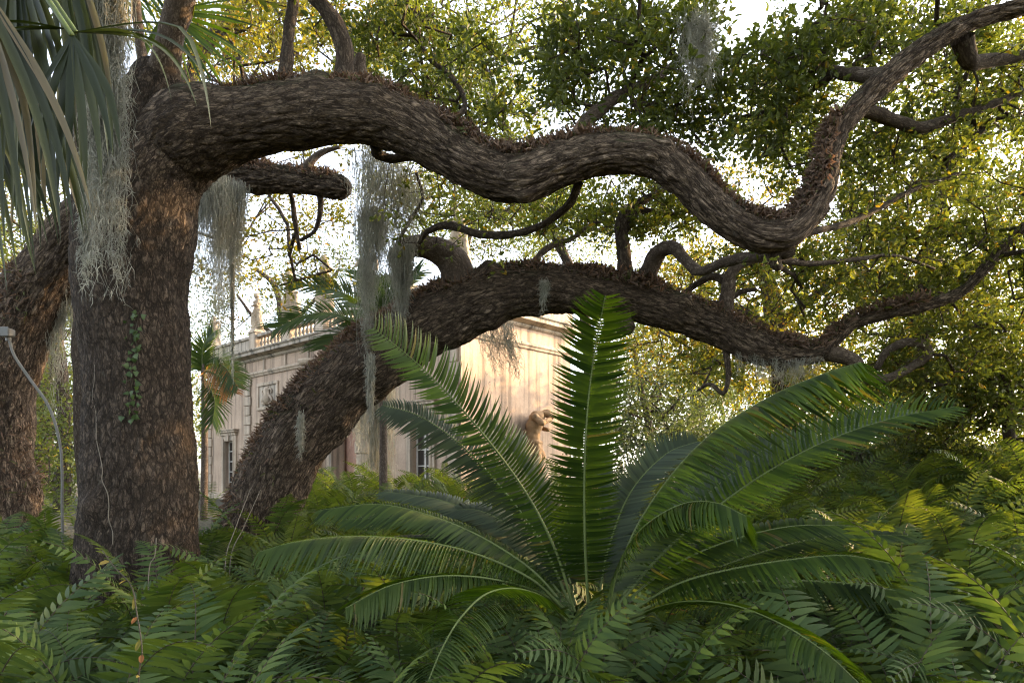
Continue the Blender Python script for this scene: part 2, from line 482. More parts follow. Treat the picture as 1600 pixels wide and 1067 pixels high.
# ------------------------------------------------------------------ tubes and branches
def catmull(pts, n):
    """resample control rows evenly by length through a Catmull-Rom spline"""
    p = np.asarray(pts, float)
    p = np.vstack([2 * p[0] - p[1], p, 2 * p[-1] - p[-2]])
    out = []
    m = 24
    for i in range(1, len(p) - 2):
        t = np.linspace(0, 1, m, endpoint=False)[:, None]
        a, b, c, d = p[i - 1], p[i], p[i + 1], p[i + 2]
        out.append(0.5 * (2 * b + (c - a) * t + (2 * a - 5 * b + 4 * c - d) * t ** 2 + (3 * b - a - 3 * c + d) * t ** 3))
    out = np.vstack(out + [p[-2][None]])
    s = np.concatenate([[0], np.cumsum(np.linalg.norm(np.diff(out[:, :3], axis=0), axis=1))])
    q = np.linspace(0, s[-1], n)
    return np.stack([np.interp(q, s, out[:, k]) for k in range(out.shape[1])], 1), s[-1]


def frames(c):
    """tangent, side, up along a curve without twist"""
    T = norm(np.gradient(c, axis=0))
    A = np.zeros_like(T); B = np.zeros_like(T)
    ref = np.array((0, -1.0, 0)) if abs(T[0, 1]) < 0.9 else np.array((1.0, 0, 0))
    a = norm((ref - T[0] * (ref @ T[0]))[None])[0]
    for i in range(len(c)):
        a = a - T[i] * (a @ T[i]); a = a / (np.linalg.norm(a) + 1e-9)
        A[i] = a; B[i] = np.cross(T[i], a)
    return T, A, B


def px_curve(ctrl):
    """rows (px, py, depth, half width in px) -> rows (x, y, z, radius)"""
    return np.array([[*P(a, b, d), w * d / F] for a, b, d, w in ctrl])


def tube_arrays(ctrl, nlen, nside, round_end=True):
    q, length = catmull(ctrl, nlen)
    c, r = q[:, :3], np.maximum(q[:, 3], 0.001)
    T, A, B = frames(c)
    if round_end:                                     # close the far end with a shrinking cap
        c = np.vstack([c, c[-1] + T[-1] * r[-1] * 0.25, c[-1] + T[-1] * r[-1] * 0.3])
        r = np.concatenate([r, [r[-1] * 0.8, 0.001]])
        T = np.vstack([T, T[-1:], T[-1:]]); A = np.vstack([A, A[-1:], A[-1:]]); B = np.vstack([B, B[-1:], B[-1:]])
    th = np.linspace(0, 2 * math.pi, nside, endpoint=False)
    nrm = A[:, None] * np.cos(th)[None, :, None] + B[:, None] * np.sin(th)[None, :, None]
    v = c[:, None] + nrm * r[:, None, None]
    s = np.concatenate([[0], np.cumsum(np.linalg.norm(np.diff(c, axis=0), axis=1))])
    bark = np.stack(np.broadcast_arrays(np.cos(th)[None] * r[:, None], np.sin(th)[None] * r[:, None], s[:, None]), -1)
    n = len(c)
    i = np.arange(n - 1)[:, None] * nside; j = np.arange(nside)[None]; j2 = (j + 1) % nside
    f = np.stack([i + j, i + j2, i + nside + j2, i + nside + j], -1).reshape(-1, 4)
    return v.reshape(-1, 3), nrm.reshape(-1, 3), bark.reshape(-1, 3), f, np.repeat(r, nside)


def branch_obj(name, ctrl, mat, parent, step=0.05, nside=12, wobble=0.10, seed=0):
    """a limb drawn as one tube with uneven girth"""
    ctrl = np.asarray(ctrl, float)
    length = np.linalg.norm(np.diff(ctrl[:, :3], axis=0), axis=1).sum()
    v, n, b, f, r = tube_arrays(ctrl, max(8, int(length / step)), nside)
    h = fbm(b * np.array((1, 1, 0.6)) * (0.6 / max(r.mean(), 0.01)) + seed * 3.1, 3, seed)
    v = v + n * (h * r * wobble)[:, None]
    me = np_mesh(name, v, f)
    attr(me, 'bark', b)
    return link(name, me, mat, parent)


def hero_limb(name, ctrl, mat, parent, step, cell, stretch, depth, seed, knots=(), lump=0.07):
    """a thick limb whose bark plates and furrows are real relief"""
    ctrl = np.asarray(ctrl, float)
    length = np.linalg.norm(np.diff(ctrl[:, :3], axis=0), axis=1).sum()
    rmax = ctrl[:, 3].max()
    v, n, b, f, r = tube_arrays(ctrl, int(length / step), int(2 * math.pi * rmax / step))
    q = b * np.array((1, 1, 1 / stretch)) / cell
    warp = np.stack([fbm(q * 0.7 + 5, 2, seed), fbm(q * 0.7 + 9, 2, seed + 3), fbm(q * 0.55 + 2, 2, seed + 5)], 1)
    q = q + warp * 0.55
    f1, f2 = worley(q, seed)
    wide = 0.16 + 0.16 * np.clip(0.5 + vnoise(q * 0.45, seed + 7), 0, 1)
    crack = smooth(0, 1, np.clip((f2 - f1) / wide, 0, 1))
    f1b, f2b = worley(q * np.array((2.3, 2.3, 1.7)) + warp * 0.8 + 7.7, seed + 1)
    crack2 = np.clip((f2b - f1b) / 0.22, 0, 1)
    rough = fbm(q * np.array((3.1, 3.1, 1.6)), 3, seed + 21)
    tone = vnoise(np.floor(q * 1.0) + 0.5, seed + 9)
    big = fbm(b * 1.9 + seed, 3, seed + 4)
    h = lump * r * big + depth * (crack - 1) * (0.75 + 0.4 * vnoise(b * 3, seed + 2)) + depth * 0.40 * (crack2 - 1) + depth * 0.45 * tone + depth * 0.35 * rough
    v = v + n * h[:, None]
    for (kp, kr, kh) in knots:                        # burls and healed scars
        d = np.linalg.norm(v - kp, axis=1)
        w = np.exp(-(d / kr) ** 2)
        ring = np.cos(np.clip(d / kr * 2.2, 0, math.pi)) * 0.5 + 0.5
        v = v + n * (w * kh * (0.7 + 0.6 * ring))[:, None]
    me = np_mesh(name, v, f)
    attr(me, 'bark', b)
    return link(name, me, mat, parent)


# leaf sprays -------------------------------------------------------------------
def leaf_arrays(pos, axis, nrm, length, width, detail=True):
    axis = norm(axis); side = norm(np.cross(axis, nrm)); nrm = np.cross(side, axis)
    L = length[:, None]; W = width[:, None]
    if detail:
        base = pos; tip = pos + axis * L - nrm * L * 0.10
        mid = nrm * W * 0.22
        r1 = pos + axis * L * 0.38 + side * W * 0.5 + mid; r2 = pos + axis * L * 0.76 + side * W * 0.40 + mid * 0.6
        l1 = pos + axis * L * 0.38 - side * W * 0.5 + mid; l2 = pos + axis * L * 0.76 - side * W * 0.40 + mid * 0.6
        v = np.stack([base, r1, r2, tip, l2, l1], 1)
        i = np.arange(len(pos))[:, None] * 6
        f = np.concatenate([i + np.array([[0, 1, 2, 3]]), i + np.array([[0, 3, 4, 5]])], 0)
    else:
        v = np.stack([pos, pos + axis * L * 0.5 + side * W * 0.5 + nrm * W * .15, pos + axis * L, pos + axis * L * 0.5 - side * W * 0.5], 1)
        i = np.arange(len(pos))[:, None] * 4
        f = i + np.array([[0, 1, 2, 3]])
    return v.reshape(-1, 3), f


def crown_leaves(centres, per, radius, leaf, detail, outward=None, droop=0.0, aspect=0.46):
    """twig sprays: leaves set alternately along short twigs that leave each centre"""
    n = len(centres)
    tw = max(3, per // 9)
    k = max(1, per // tw)
    d = rng.normal(size=(n, tw, 3)); d[..., 2] = d[..., 2] * 0.7 + 0.25 - droop
    if outward is not None: d = d + outward[:, None] * 0.6
    d = norm(d)
    ln = radius * rng.uniform(0.55, 1.25, (n, tw, 1, 1))
    t = (np.arange(k)[None, None, :, None] + rng.uniform(0.1, 0.9, (n, tw, k, 1))) / k
    pos = centres[:, None, None] + d[:, :, None] * ln * (0.12 + 0.95 * t) + np.array((0, 0, -1.0)) * ln * t ** 2 * 0.25
    pos = pos + rng.normal(size=(n, tw, k, 3)) * radius * 0.09
    ax = d[:, :, None] * 0.8 + rng.normal(size=(n, tw, k, 3)) * 0.62
    nr = rng.normal(size=(n, tw, k, 3)) * 0.75 + np.array((0, 0, 0.75))
    L = leaf * rng.uniform(0.6, 1.25, n * tw * k)
    tws = (centres, d, ln[..., 0, 0])
    v, f = leaf_arrays(pos.reshape(-1, 3), ax.reshape(-1, 3), nr.reshape(-1, 3), L, L * aspect * rng.uniform(0.8, 1.2, len(L)), detail)
    return v, f


def region_points(regs):
    """rows (px, py, rx, ry, depth from, depth to, count): sprays spread through those volumes"""
    out = []
    for (px, py, rx, ry, d0, d1, n) in regs:
        a = rng.uniform(0, 2 * math.pi, n); r = np.sqrt(rng.uniform(0, 1, n))
        d = rng.uniform(d0, d1, n)
        x = px + np.cos(a) * r * rx; y = py + np.sin(a) * r * ry
        out.append(np.stack([(x - 800) / F * d, d, CZ + (HY - y) / F * d], 1))
    p = np.vstack(out)
    return p[p[:, 2] > ground_z(p[:, 0], p[:, 1]) + 0.15]


def grow_twigs(skel, targets, r_twig=0.004, power=0.42, seg=0.45, rmax=0.05):
    """branches from the limb points out to every spray, thicker where more hang on them"""
    pts = [np.asarray(skel, float)[:, :3]]
    nodes = np.vstack(pts)
    parent = [-1] * len(nodes)
    nodes = list(nodes)
    d0 = np.array([np.min(np.linalg.norm(np.asarray(skel)[:, :3] - t, axis=1)) for t in targets])
    order = np.argsort(d0)
    arr = np.zeros((len(nodes) + len(targets) * 8, 3)); arr[:len(nodes)] = nodes
    n = len(nodes)
    base_n = n
    leafs = []
    for ti in order:
        t = targets[ti]
        dd = np.linalg.norm(arr[:n] - t, axis=1)
        j = int(np.argmin(dd)); dist = dd[j]
        k = int(min(7, max(1, round(dist / seg))))
        a = arr[j].copy(); cur = j
        sag = rng.normal(size=3) * dist * 0.10
        for s in range(1, k + 1):
            u = s / k
            p = a + (t - a) * u + sag * math.sin(u * math.pi) + (rng.normal(size=3) * dist * 0.05 / k if s < k else 0)
            arr[n] = p; parent.append(cur); cur = n; n += 1
        leafs.append(cur)
    load = np.zeros(n)
    for l in leafs: load[l] += 1
    for i in range(n - 1, base_n - 1, -1):
        load[parent[i]] += load[i]
    idx = np.arange(base_n, n)
    par = np.array(parent[base_n:n])
    ra = np.minimum(r_twig * np.maximum(load[idx], 1) ** power, rmax)
    rp = np.where(par < base_n, ra * 1.15, np.minimum(r_twig * np.maximum(load[par], 1) ** power, ra * 1.4))
    A, B = arr[par], arr[idx]
    T = norm(B - A)
    ref = np.where(np.abs(T[:, 2:3]) < 0.9, np.array([[0, 0, 1.0]]), np.array([[1.0, 0, 0]]))
    U = norm(np.cross(T, ref)); W = np.cross(T, U)
    ns = 5
    th = np.linspace(0, 2 * math.pi, ns, endpoint=False)
    ring = U[:, None] * np.cos(th)[None, :, None] + W[:, None] * np.sin(th)[None, :, None]
    v = np.concatenate([A[:, None] + ring * rp[:, None, None], B[:, None] + ring * ra[:, None, None]], 1).reshape(-1, 3)
    i = np.arange(len(idx))[:, None] * (2 * ns); j = np.arange(ns)[None]; j2 = (j + 1) % ns
    f = np.stack([i + j, i + j2, i + ns + j2, i + ns + j], -1).reshape(-1, 4)
    return v, f


def crown_parts(root, skel, regs, leaf_m, bark_m, per, radius, leaf, detail, seg=0.45, droop=0.0, rmax=0.05, r_twig=0.004, pts=None, aspect=0.46):
    c = region_points(regs) if pts is None else pts
    sk = np.asarray(skel)[:, :3]
    v, f = grow_twigs(sk, c, seg=seg, rmax=rmax, r_twig=r_twig)
    me = np_mesh('twigs', v, f); attr(me, 'bark', v * 0.8)
    tag(link('twigs', me, bark_m, root), kind='stuff')
    out = norm(c - sk.mean(0))
    lv, lf = crown_leaves(c, per, radius, leaf, detail, out, droop, aspect)
    o = link('crown', np_mesh('crown', lv, lf, False), leaf_m, root)
    tag(o, kind='stuff')
    return c


def curve_pts(ctrl, n=60):
    return catmull(ctrl, n)[0]


# ------------------------------------------------------------------ the big oak on the left and its long snaking limb
oak = thing('live_oak', 'huge oak with furrowed trunk and long limb snaking across the top', 'tree', (*P(215, 745, 6.3)[:2], 0.05))
oak_o = np.array(oak.location)


def rel(ctrl, o):
    c = np.array(ctrl, float); c[:, :3] -= o
    return c


TR = px_curve([(216, 1080, 6.3, 118), (214, 1000, 6.3, 108), (213, 930, 6.3, 101), (214, 850, 6.3, 96), (219, 760, 6.3, 92), (219, 660, 6.3, 88),
               (215, 560, 6.3, 86), (208, 470, 6.3, 90), (208, 390, 6.3, 95), (216, 310, 6.3, 95), (230, 240, 6.3, 90), (240, 185, 6.3, 74), (243, 140, 6.3, 56), (242, 112, 6.3, 40)])
TR[:, 3] *= 0.885
LIMB = px_curve([(216, 430, 6.32, 78), (222, 350, 6.30, 84), (240, 280, 6.25, 82), (278, 232, 6.2, 71), (322, 206, 6.1, 61), (370, 193, 6.0, 56), (430, 183, 5.9, 53), (500, 176, 5.85, 51), (550, 176, 5.8, 49), (600, 184, 5.8, 47),
                 (650, 205, 5.8, 44), (700, 236, 5.8, 41), (745, 262, 5.8, 40), (790, 275, 5.8, 40), (830, 273, 5.75, 39), (875, 257, 5.7, 36), (925, 243, 5.65, 33),
                 (980, 239, 5.6, 31), (1030, 251, 5.6, 31), (1075, 285, 5.6, 30), (1115, 325, 5.6, 29), (1155, 353, 5.6, 28), (1200, 367, 5.6, 27), (1238, 357, 5.6, 26),
                 (1268, 325, 5.6, 24), (1288, 285, 5.6, 20.5), (1296, 240, 5.6, 18.5), (1315, 196, 5.6, 18), (1350, 155, 5.6, 18), (1395, 114, 5.6, 17.5), (1445, 75, 5.6, 16.5),
                 (1500, 42, 5.6, 16), (1560, 20, 5.6, 15), (1640, 0, 5.6, 14), (1740, -40, 5.6, 12)])
oak_trunk = hero_limb('trunk', rel(TR, oak_o), M['bark_hero'], oak, 0.020, 0.085, 2.2, 0.013, 3,
          [(P(308, 415, 6.25) - oak_o, 0.10, 0.10), (P(262, 318, 5.75) - oak_o, 0.07, 0.06), (P(150, 790, 5.9) - oak_o, 0.13, 0.07), (P(245, 450, 5.75) - oak_o, 0.10, -0.05)])
LIMB[:4, 3] *= 0.90
LIMB[5:, 3] *= 0.94


def burls(ctrl, o, n, seed, lo_t=0.1, hi_t=0.95):
    r = np.random.default_rng(seed)
    q = catmull(ctrl, 200)[0]
    out = []
    for k in range(n):
        i = int(r.uniform(lo_t, hi_t) * 199)
        a = r.uniform(0, 6.28)
        d = np.array((r.normal() * 0.3, -abs(math.cos(a)), math.sin(a))); d /= np.linalg.norm(d)
        out.append((q[i, :3] + d * q[i, 3] - o, q[i, 3] * r.uniform(0.25, 0.6), q[i, 3] * r.uniform(0.10, 0.28)))
    return out


hero_limb('limb', rel(LIMB, oak_o), M['bark_limb'], oak, 0.021, 0.075, 3.8, 0.017, 5, burls(LIMB, oak_o, 16, 4, 0.12), lump=0.13)
OAKB = []


def oak_branch(ctrl, mat='bark_small', root=oak, o=oak_o, store=OAKB, nside=14, seed=1, name='branch'):
    c = px_curve(ctrl)
    store.append(curve_pts(c, max(10, len(ctrl) * 8)))
    return branch_obj(name, rel(c, o), M[mat], root, 0.04, nside, 0.16, seed)


oak_branch([(250, 150, 6.3, 30), (258, 110, 6.2, 24), (266, 60, 6.1, 20), (280, 5, 6.0, 19), (300, -80, 5.9, 17), (330, -200, 5.8, 13)], 'bark_pale', seed=2)
oak_branch([(232, 150, 6.4, 10), (222, 90, 6.4, 8), (214, 30, 6.4, 7), (205, -40, 6.4, 7), (180, -160, 6.4, 5)], 'bark_pale', seed=3)
oak_branch([(446, 150, 5.9, 16), (447, 110, 5.9, 11), (450, 60, 6.0, 9), (458, 0, 6.1, 9), (462, -80, 6.2, 8), (500, -200, 6.3, 5)], seed=4)
oak_branch([(538, 150, 5.8, 22), (538, 110, 5.8, 15), (538, 72, 5.8, 14), (525, 40, 5.8, 13), (505, 12, 5.8, 12), (480, -20, 5.8, 11), (430, -110, 5.8, 8)], seed=5)
oak_branch([(560, 150, 6.0, 14), (561, 110, 6.0, 11), (563, 88, 6.0, 9)], 'bark_pale', seed=6)
oak_branch([(895, 248, 5.75, 20), (905, 205, 5.9, 12), (940, 170, 6.1, 10), (975, 145, 6.3, 9), (1030, 120, 6.6, 6), (1080, 70, 6.9, 4)], 'bark_pale', seed=7)
oak_branch([(1020, 245, 5.7, 8), (1005, 190, 6.0, 4), (985, 140, 6.2, 3.5), (1010, 90, 6.4, 3), (1050, 50, 6.5, 2)], seed=8)
oak_branch([(660, 210, 6.0, 8), (725, 170, 6.3, 4), (705, 120, 6.6, 4), (665, 85, 6.8, 3), (650, 20, 7.0, 3), (640, -80, 7.0, 2)], seed=9)
oak_branch([(1505, 60, 5.7, 16), (1515, 95, 5.8, 13), (1545, 95, 5.9, 10), (1600, 88, 6.0, 8), (1680, 70, 6.1, 6)], seed=10)
oak_branch([(1310, 200, 5.7, 14), (1345, 172, 5.9, 11), (1400, 190, 6.1, 10), (1440, 200, 6.2, 9), (1500, 180, 6.3, 7), (1560, 160, 6.4, 6), (1640, 120, 6.5, 4)], seed=11)
oak_branch([(1390, 120, 5.7, 14), (1340, 117, 6.0, 10), (1300, 112, 6.3, 9), (1285, 105, 6.3, 8), (1290, 95, 6.3, 6)], 'bark_pale', seed=12)
oak_branch([(1300, 118, 6.2, 6), (1260, 145, 6.4, 5), (1215, 170, 6.6, 4), (1150, 185, 6.8, 3)], seed=13)
oak_branch([(1235, 385, 5.7, 16), (1210, 395, 5.7, 14), (1213, 415, 5.75, 9), (1220, 418, 5.8, 4)], seed=14)
oak_branch([(1215, 395, 5.8, 9), (1180, 400, 6.2, 8), (1130, 410, 6.6, 8), (1095, 424, 6.9, 8), (1072, 408, 7.1, 9), (1055, 388, 7.3, 10), (1028, 395, 7.5, 12), (1008, 440, 7.7, 16)], 'bark_pale', seed=15)
oak_branch([(1220, 385, 5.8, 9), (1260, 365, 5.9, 6), (1320, 350, 6.1, 5), (1365, 330, 6.3, 4.5), (1420, 300, 6.5, 4), (1500, 270, 6.8, 2.5)], seed=16)
oak_branch([(1215, 405, 5.8, 6), (1270, 412, 6.0, 4), (1340, 405, 6.2, 3.5), (1400, 400, 6.5, 2.5), (1460, 420, 6.8, 2)], seed=17)
oak_branch([(905, 285, 5.8, 7), (890, 318, 6.0, 6), (850, 350, 6.3, 5.5), (800, 366, 6.6, 6), (750, 366, 6.8, 6), (700, 352, 7.0, 6), (668, 362, 7.1, 5), (655, 380, 7.2, 3)], seed=18)
oak_branch([(588, 222, 6.0, 11), (590, 240, 6.2, 8), (610, 248, 6.3, 7), (645, 246, 6.3, 6), (670, 262, 6.4, 4), (705, 268, 6.5, 2.5)], seed=19)

# crown of the big oak: over the frame's top and on above the camera
crown_parts(oak, np.vstack([LIMB[4:, :3]] + [b[:, :3] for b in OAKB]) - oak_o, [], M['dark_leaf'], M['bark_small'], 42, 0.30, 0.075, True, seg=0.35, rmax=0.03,
            pts=region_points([
                (990, 105, 135, 110, 5.6, 7.6, 130), (1070, 190, 80, 60, 5.8, 7.2, 34), (930, 60, 60, 60, 5.8, 7.0, 18), (885, 120, 30, 60, 5.6, 6.6, 12),
                (1190, 150, 80, 75, 5.9, 7.8, 60), (1290, 60, 95, 60, 5.9, 7.8, 60), (1420, 30, 140, 60, 6.0, 8.2, 84), (1530, 140, 110, 90, 6.0, 8.2, 84),
                (1400, 240, 120, 70, 6.2, 8.7, 70), (1250, 220, 80, 60, 6.2, 8.7, 46), (640, 100, 90, 90, 6.2, 8.7, 66), (730, 170, 90, 60, 6.4, 8.7, 46),
                (800, 60, 70, 50, 6.5, 8.5, 16), (600, 40, 70, 40, 6.5, 8.0, 22), (1080, 20, 30, 40, 5.8, 7.0, 10), (1200, 90, 40, 30, 6, 7.4, 10),
                # above and beside the frame, over the camera
                (700, -250, 900, 200, 4.5, 8.5, 420), (1800, 60, 160, 260, 5.0, 8.0, 90)]) - oak_o)
# the crown carries on unseen over the camera, added to darken the foreground
over = np.stack([rng.uniform(-9, 10, 1100), rng.uniform(-6, 6, 1100), rng.uniform(6.0, 9.5, 1100)], 1)
lv, lf = crown_leaves(over - oak_o, 46, 0.5, 0.13, False)
tag(link('overhead_crown', np_mesh('overhead_crown', lv, lf, False), M['dark_leaf'], oak), kind='stuff')

# ------------------------------------------------------------------ the leaning oak whose trunk arches low behind the cycad
arch = thing('leaning_oak', 'leaning oak arching low behind the cycad, topped with dried brown fern', 'tree', (*P(402, 745, 8.3)[:2], 0.3))
arch_o = np.array(arch.location)
AR = px_curve([(398, 960, 8.3, 74), (399, 900, 8.3, 64), (403, 840, 8.3, 57), (424, 765, 8.3, 57), (458, 697, 8.25, 58), (508, 632, 8.2, 58), (570, 573, 8.1, 57), (640, 525, 8.0, 54),
               (710, 487, 7.9, 48), (780, 462, 7.8, 42), (850, 452, 7.75, 37), (920, 457, 7.7, 34), (1000, 472, 7.7, 34), (1060, 490, 7.7, 31), (1120, 510, 7.7, 28), (1165, 533, 7.7, 27),
               (1205, 548, 7.7, 22), (1250, 553, 7.7, 18), (1285, 549, 7.7, 15), (1305, 530, 7.7, 12), (1335, 503, 7.7, 11), (1400, 488, 7.7, 10), (1465, 472, 7.75, 9.5),
               (1510, 450, 7.8, 9), (1555, 400, 7.9, 8.5), (1600, 355, 8.0, 8), (1680, 290, 8.2, 6)])
AR[:8, 3] *= 0.945
hero_limb('trunk', rel(AR, arch_o), M['bark_limb'], arch, 0.0245, 0.085, 3.6, 0.020, 8, burls(AR, arch_o, 16, 9, 0.2), lump=0.13)
ARB = []
AK = dict(root=arch, o=arch_o, store=ARB)
oak_branch([(722, 470, 7.85, 34), (714, 425, 7.8, 26), (700, 402, 7.75, 23), (672, 388, 7.7, 19), (640, 386, 7.6, 17), (618, 402, 7.5, 14)], 'bark_pale', nside=24, seed=21, **AK)
oak_branch([(985, 470, 7.7, 22), (978, 430, 7.7, 13), (973, 385, 7.75, 11), (970, 350, 7.8, 10), (985, 325, 7.9, 8), (1030, 300, 8.1, 5), (1060, 270, 8.4, 3)], 'bark_small', seed=22, **AK)
oak_branch([(975, 360, 7.8, 7), (1000, 330, 8.0, 6), (1050, 335, 8.2, 4), (1110, 320, 8.4, 3)], seed=23, **AK)
oak_branch([(1132, 505, 7.7, 15), (1136, 465, 7.7, 11), (1142, 430, 7.7, 9), (1160, 412, 7.7, 7), (1195, 405, 7.8, 6), (1240, 430, 7.9, 3)], 'bark_pale', seed=24, **AK)
oak_branch([(1138, 440, 7.7, 7), (1115, 432, 7.8, 6), (1095, 440, 7.9, 5), (1070, 458, 8.1, 4)], 'bark_small', seed=25, **AK)
oak_branch([(1142, 466, 7.7, 5), (1160, 455, 7.7, 4), (1182, 453, 7.7, 3)], seed=26, **AK)
oak_branch([(1290, 550, 7.7, 14), (1330, 562, 7.75, 11), (1355, 590, 7.8, 10), (1390, 590, 7.85, 7), (1425, 572, 7.9, 7), (1450, 555, 7.9, 7), (1445, 540, 7.9, 7), (1415, 535, 7.9, 7), (1385, 550, 8, 6), (1370, 575, 8.1, 5)], 'bark_pale', seed=27, **AK)
oak_branch([(1132, 530, 7.75, 6), (1136, 560, 7.75, 5), (1138, 590, 7.75, 4), (1130, 615, 7.8, 3.5), (1110, 600, 7.9, 3), (1090, 610, 8.1, 2)], seed=28, **AK)
oak_branch([(968, 485, 7.75, 20), (972, 505, 7.65, 17), (985, 515, 7.6, 11)], seed=29, **AK)
oak_branch([(815, 440, 7.8, 7), (838, 405, 7.9, 5), (860, 385, 8.0, 5), (895, 372, 8.2, 3.5), (925, 350, 8.4, 2.5), (960, 345, 8.6, 2)], 'bark_pale', seed=30, **AK)
oak_branch([(612, 395, 7.6, 3), (640, 345, 7.4, 3), (660, 310, 7.3, 2.5), (650, 270, 7.2, 2)], seed=31, **AK)
def shoots(branches, per, spread, seed):
    r = np.random.default_rng(seed)
    out = []
    for b in branches:
        n = max(2, int(per * np.linalg.norm(np.diff(b[:, :3], axis=0), axis=1).sum()))
        i = r.integers(len(b) // 3, len(b), n)
        out.append(b[i, :3] + norm(r.normal(size=(n, 3)) + np.array((0, 0, 0.4))) * r.uniform(0.2, 1, (n, 1)) * spread)
    return np.vstack(out)


sh = shoots(ARB[1:7] + ARB[9:], 7, 0.5, 5)
crown_parts(arch, np.vstack([AR[14:, :3]] + [b[:, :3] for b in ARB]) - arch_o, [], M['oak_leaf'], M['bark_small'], 20, 0.2, 0.06, True, seg=0.2, rmax=0.012, pts=sh - arch_o)
sh = shoots([b for k, b in enumerate(OAKB) if k not in (0, 1, 4, 13)], 6, 0.5, 6)
crown_parts(oak, np.vstack([b[:, :3] for b in OAKB]) - oak_o, [], M['oak_leaf'], M['bark_small'], 20, 0.2, 0.065, True, seg=0.2, rmax=0.012, pts=sh - oak_o)
crown_parts(arch, np.vstack([AR[14:, :3]] + [b[:, :3] for b in ARB]) - arch_o, [], M['oak_leaf'], M['bark_small'], 44, 0.32, 0.075, True, seg=0.35, rmax=0.03,
            pts=region_points([
                (1010, 320, 90, 55, 7.6, 9.0, 46), (880, 330, 70, 45, 7.8, 9.2, 26), (1090, 330, 60, 50, 8.0, 9.5, 26), (1200, 440, 80, 60, 8.2, 10, 26), (1300, 450, 90, 60, 8, 10, 40),
                (1420, 420, 110, 70, 7.6, 10, 70), (1540, 440, 100, 90, 7.6, 10, 80), (1560, 330, 100, 80, 7.6, 10, 60), (1480, 540, 110, 60, 7.8, 10, 70), (1400, 600, 90, 40, 8.2, 10, 36),
                (1730, 420, 130, 160, 7.6, 10, 90), (1960, 360, 250, 260, 5.2, 7.5, 420), (1980, 640, 200, 110, 5, 7, 130), (2170, 560, 200, 190, 3.8, 5.4, 110), (1330, 340, 90, 50, 7.8, 10, 36), (1100, 560, 60, 40, 8.2, 10, 14)]) - arch_o)  # outermost sprays, out of view, added to screen low sun off the cycad

# ------------------------------------------------------------------ the third oak at the left edge, its broken limb passing behind the big trunk
lo = thing('mossy_oak', 'mossy oak at the left edge, its broken limb passing behind the big trunk', 'tree', (*P(-5, 745, 8.8)[:2], 0.3))
lo_o = np.array(lo.location)
LT = px_curve([(-10, 960, 8.8, 92), (-10, 880, 8.8, 82), (-8, 800, 8.8, 74), (-10, 700, 8.8, 66), (-2, 610, 8.8, 60), (22, 530, 8.8, 57), (58, 455, 8.8, 54), (105, 385, 8.8, 48), (165, 325, 8.8, 40),
               (240, 288, 8.7, 32), (330, 277, 8.6, 24), (420, 279, 8.5, 22), (500, 288, 8.45, 20), (528, 292, 8.42, 18.5), (540, 295, 8.4, 15), (546, 297, 8.4, 9)])
LT[:8, 3] *= 0.84
hero_limb('trunk', rel(LT, lo_o), M['bark_limb'], lo, 0.026, 0.09, 2.8, 0.022, 14, lump=0.10)
LOB = []
oak_branch([(470, 290, 8.4, 10), (480, 260, 8.4, 8), (500, 240, 8.4, 5), (530, 230, 8.4, 3)], 'bark_pale', root=lo, o=lo_o, store=LOB, seed=41)
oak_branch([(395, 295, 8.5, 7), (405, 300, 8.6, 5), (450, 298, 8.7, 4), (460, 340, 8.8, 4), (468, 390, 8.9, 3)], root=lo, o=lo_o, store=LOB, seed=42)
oak_branch([(500, 298, 8.5, 6), (500, 330, 8.6, 4), (492, 360, 8.7, 3), (470, 375, 8.8, 3)], root=lo, o=lo_o, store=LOB, seed=43)
oak_branch([(20, 520, 8.8, 40), (-40, 440, 8.9, 36), (-100, 340, 9.0, 30), (-140, 200, 9.2, 22)], 'bark_small', root=lo, o=lo_o, store=LOB, nside=24, seed=44)
crown_parts(lo, np.vstack([LT[9:, :3]] + [b[:, :3] for b in LOB]) - lo_o, [], M['sun_tint_leaf'], M['bark_small'], 36, 0.34, 0.075, False, seg=0.4, rmax=0.025,
            pts=region_points([(430, 350, 110, 50, 8.8, 11, 26), (470, 420, 80, 50, 9, 11, 16), (370, 400, 60, 50, 9, 11, 10), (330, 80, 110, 80, 9, 11.5, 60), (420, 40, 80, 60, 9, 11, 40),
                               (520, 240, 60, 26, 8.6, 10, 12), (-60, 200, 120, 200, 8.5, 11, 80)]) - lo_o)

# ------------------------------------------------------------------ trees farther off
def far_tree(name, label, trunk, regs, leaf_m, per, radius, leaf, seg=0.8, bark='bark_small', rmax=0.07, droop=0.0, group=None, aspect=0.5, extra=()):
    c = px_curve(trunk)
    base = c[0, :3].copy(); base[2] = float(ground_z(base[0], base[1])) - 0.1
    c[0, :3] = base
    t = thing(name, label, 'tree', base, group=group)
    branch_obj('trunk', rel(c, base), M[bark], t, 0.10, 12, 0.15, len(label))
    sk = [curve_pts(c, 40)[8:, :3]]
    for e in extra:
        ec = px_curve(e); sk.append(curve_pts(ec, 24)[:, :3])
        branch_obj('branch', rel(ec, base), M[bark], t, 0.10, 9, 0.15, len(label) + 3)
    crown_parts(t, np.vstack(sk) - base, [], M[leaf_m], M[bark], per, radius, leaf, False, seg=seg, rmax=rmax, droop=droop, r_twig=0.007, pts=region_points(regs) - base, aspect=aspect)
    return t


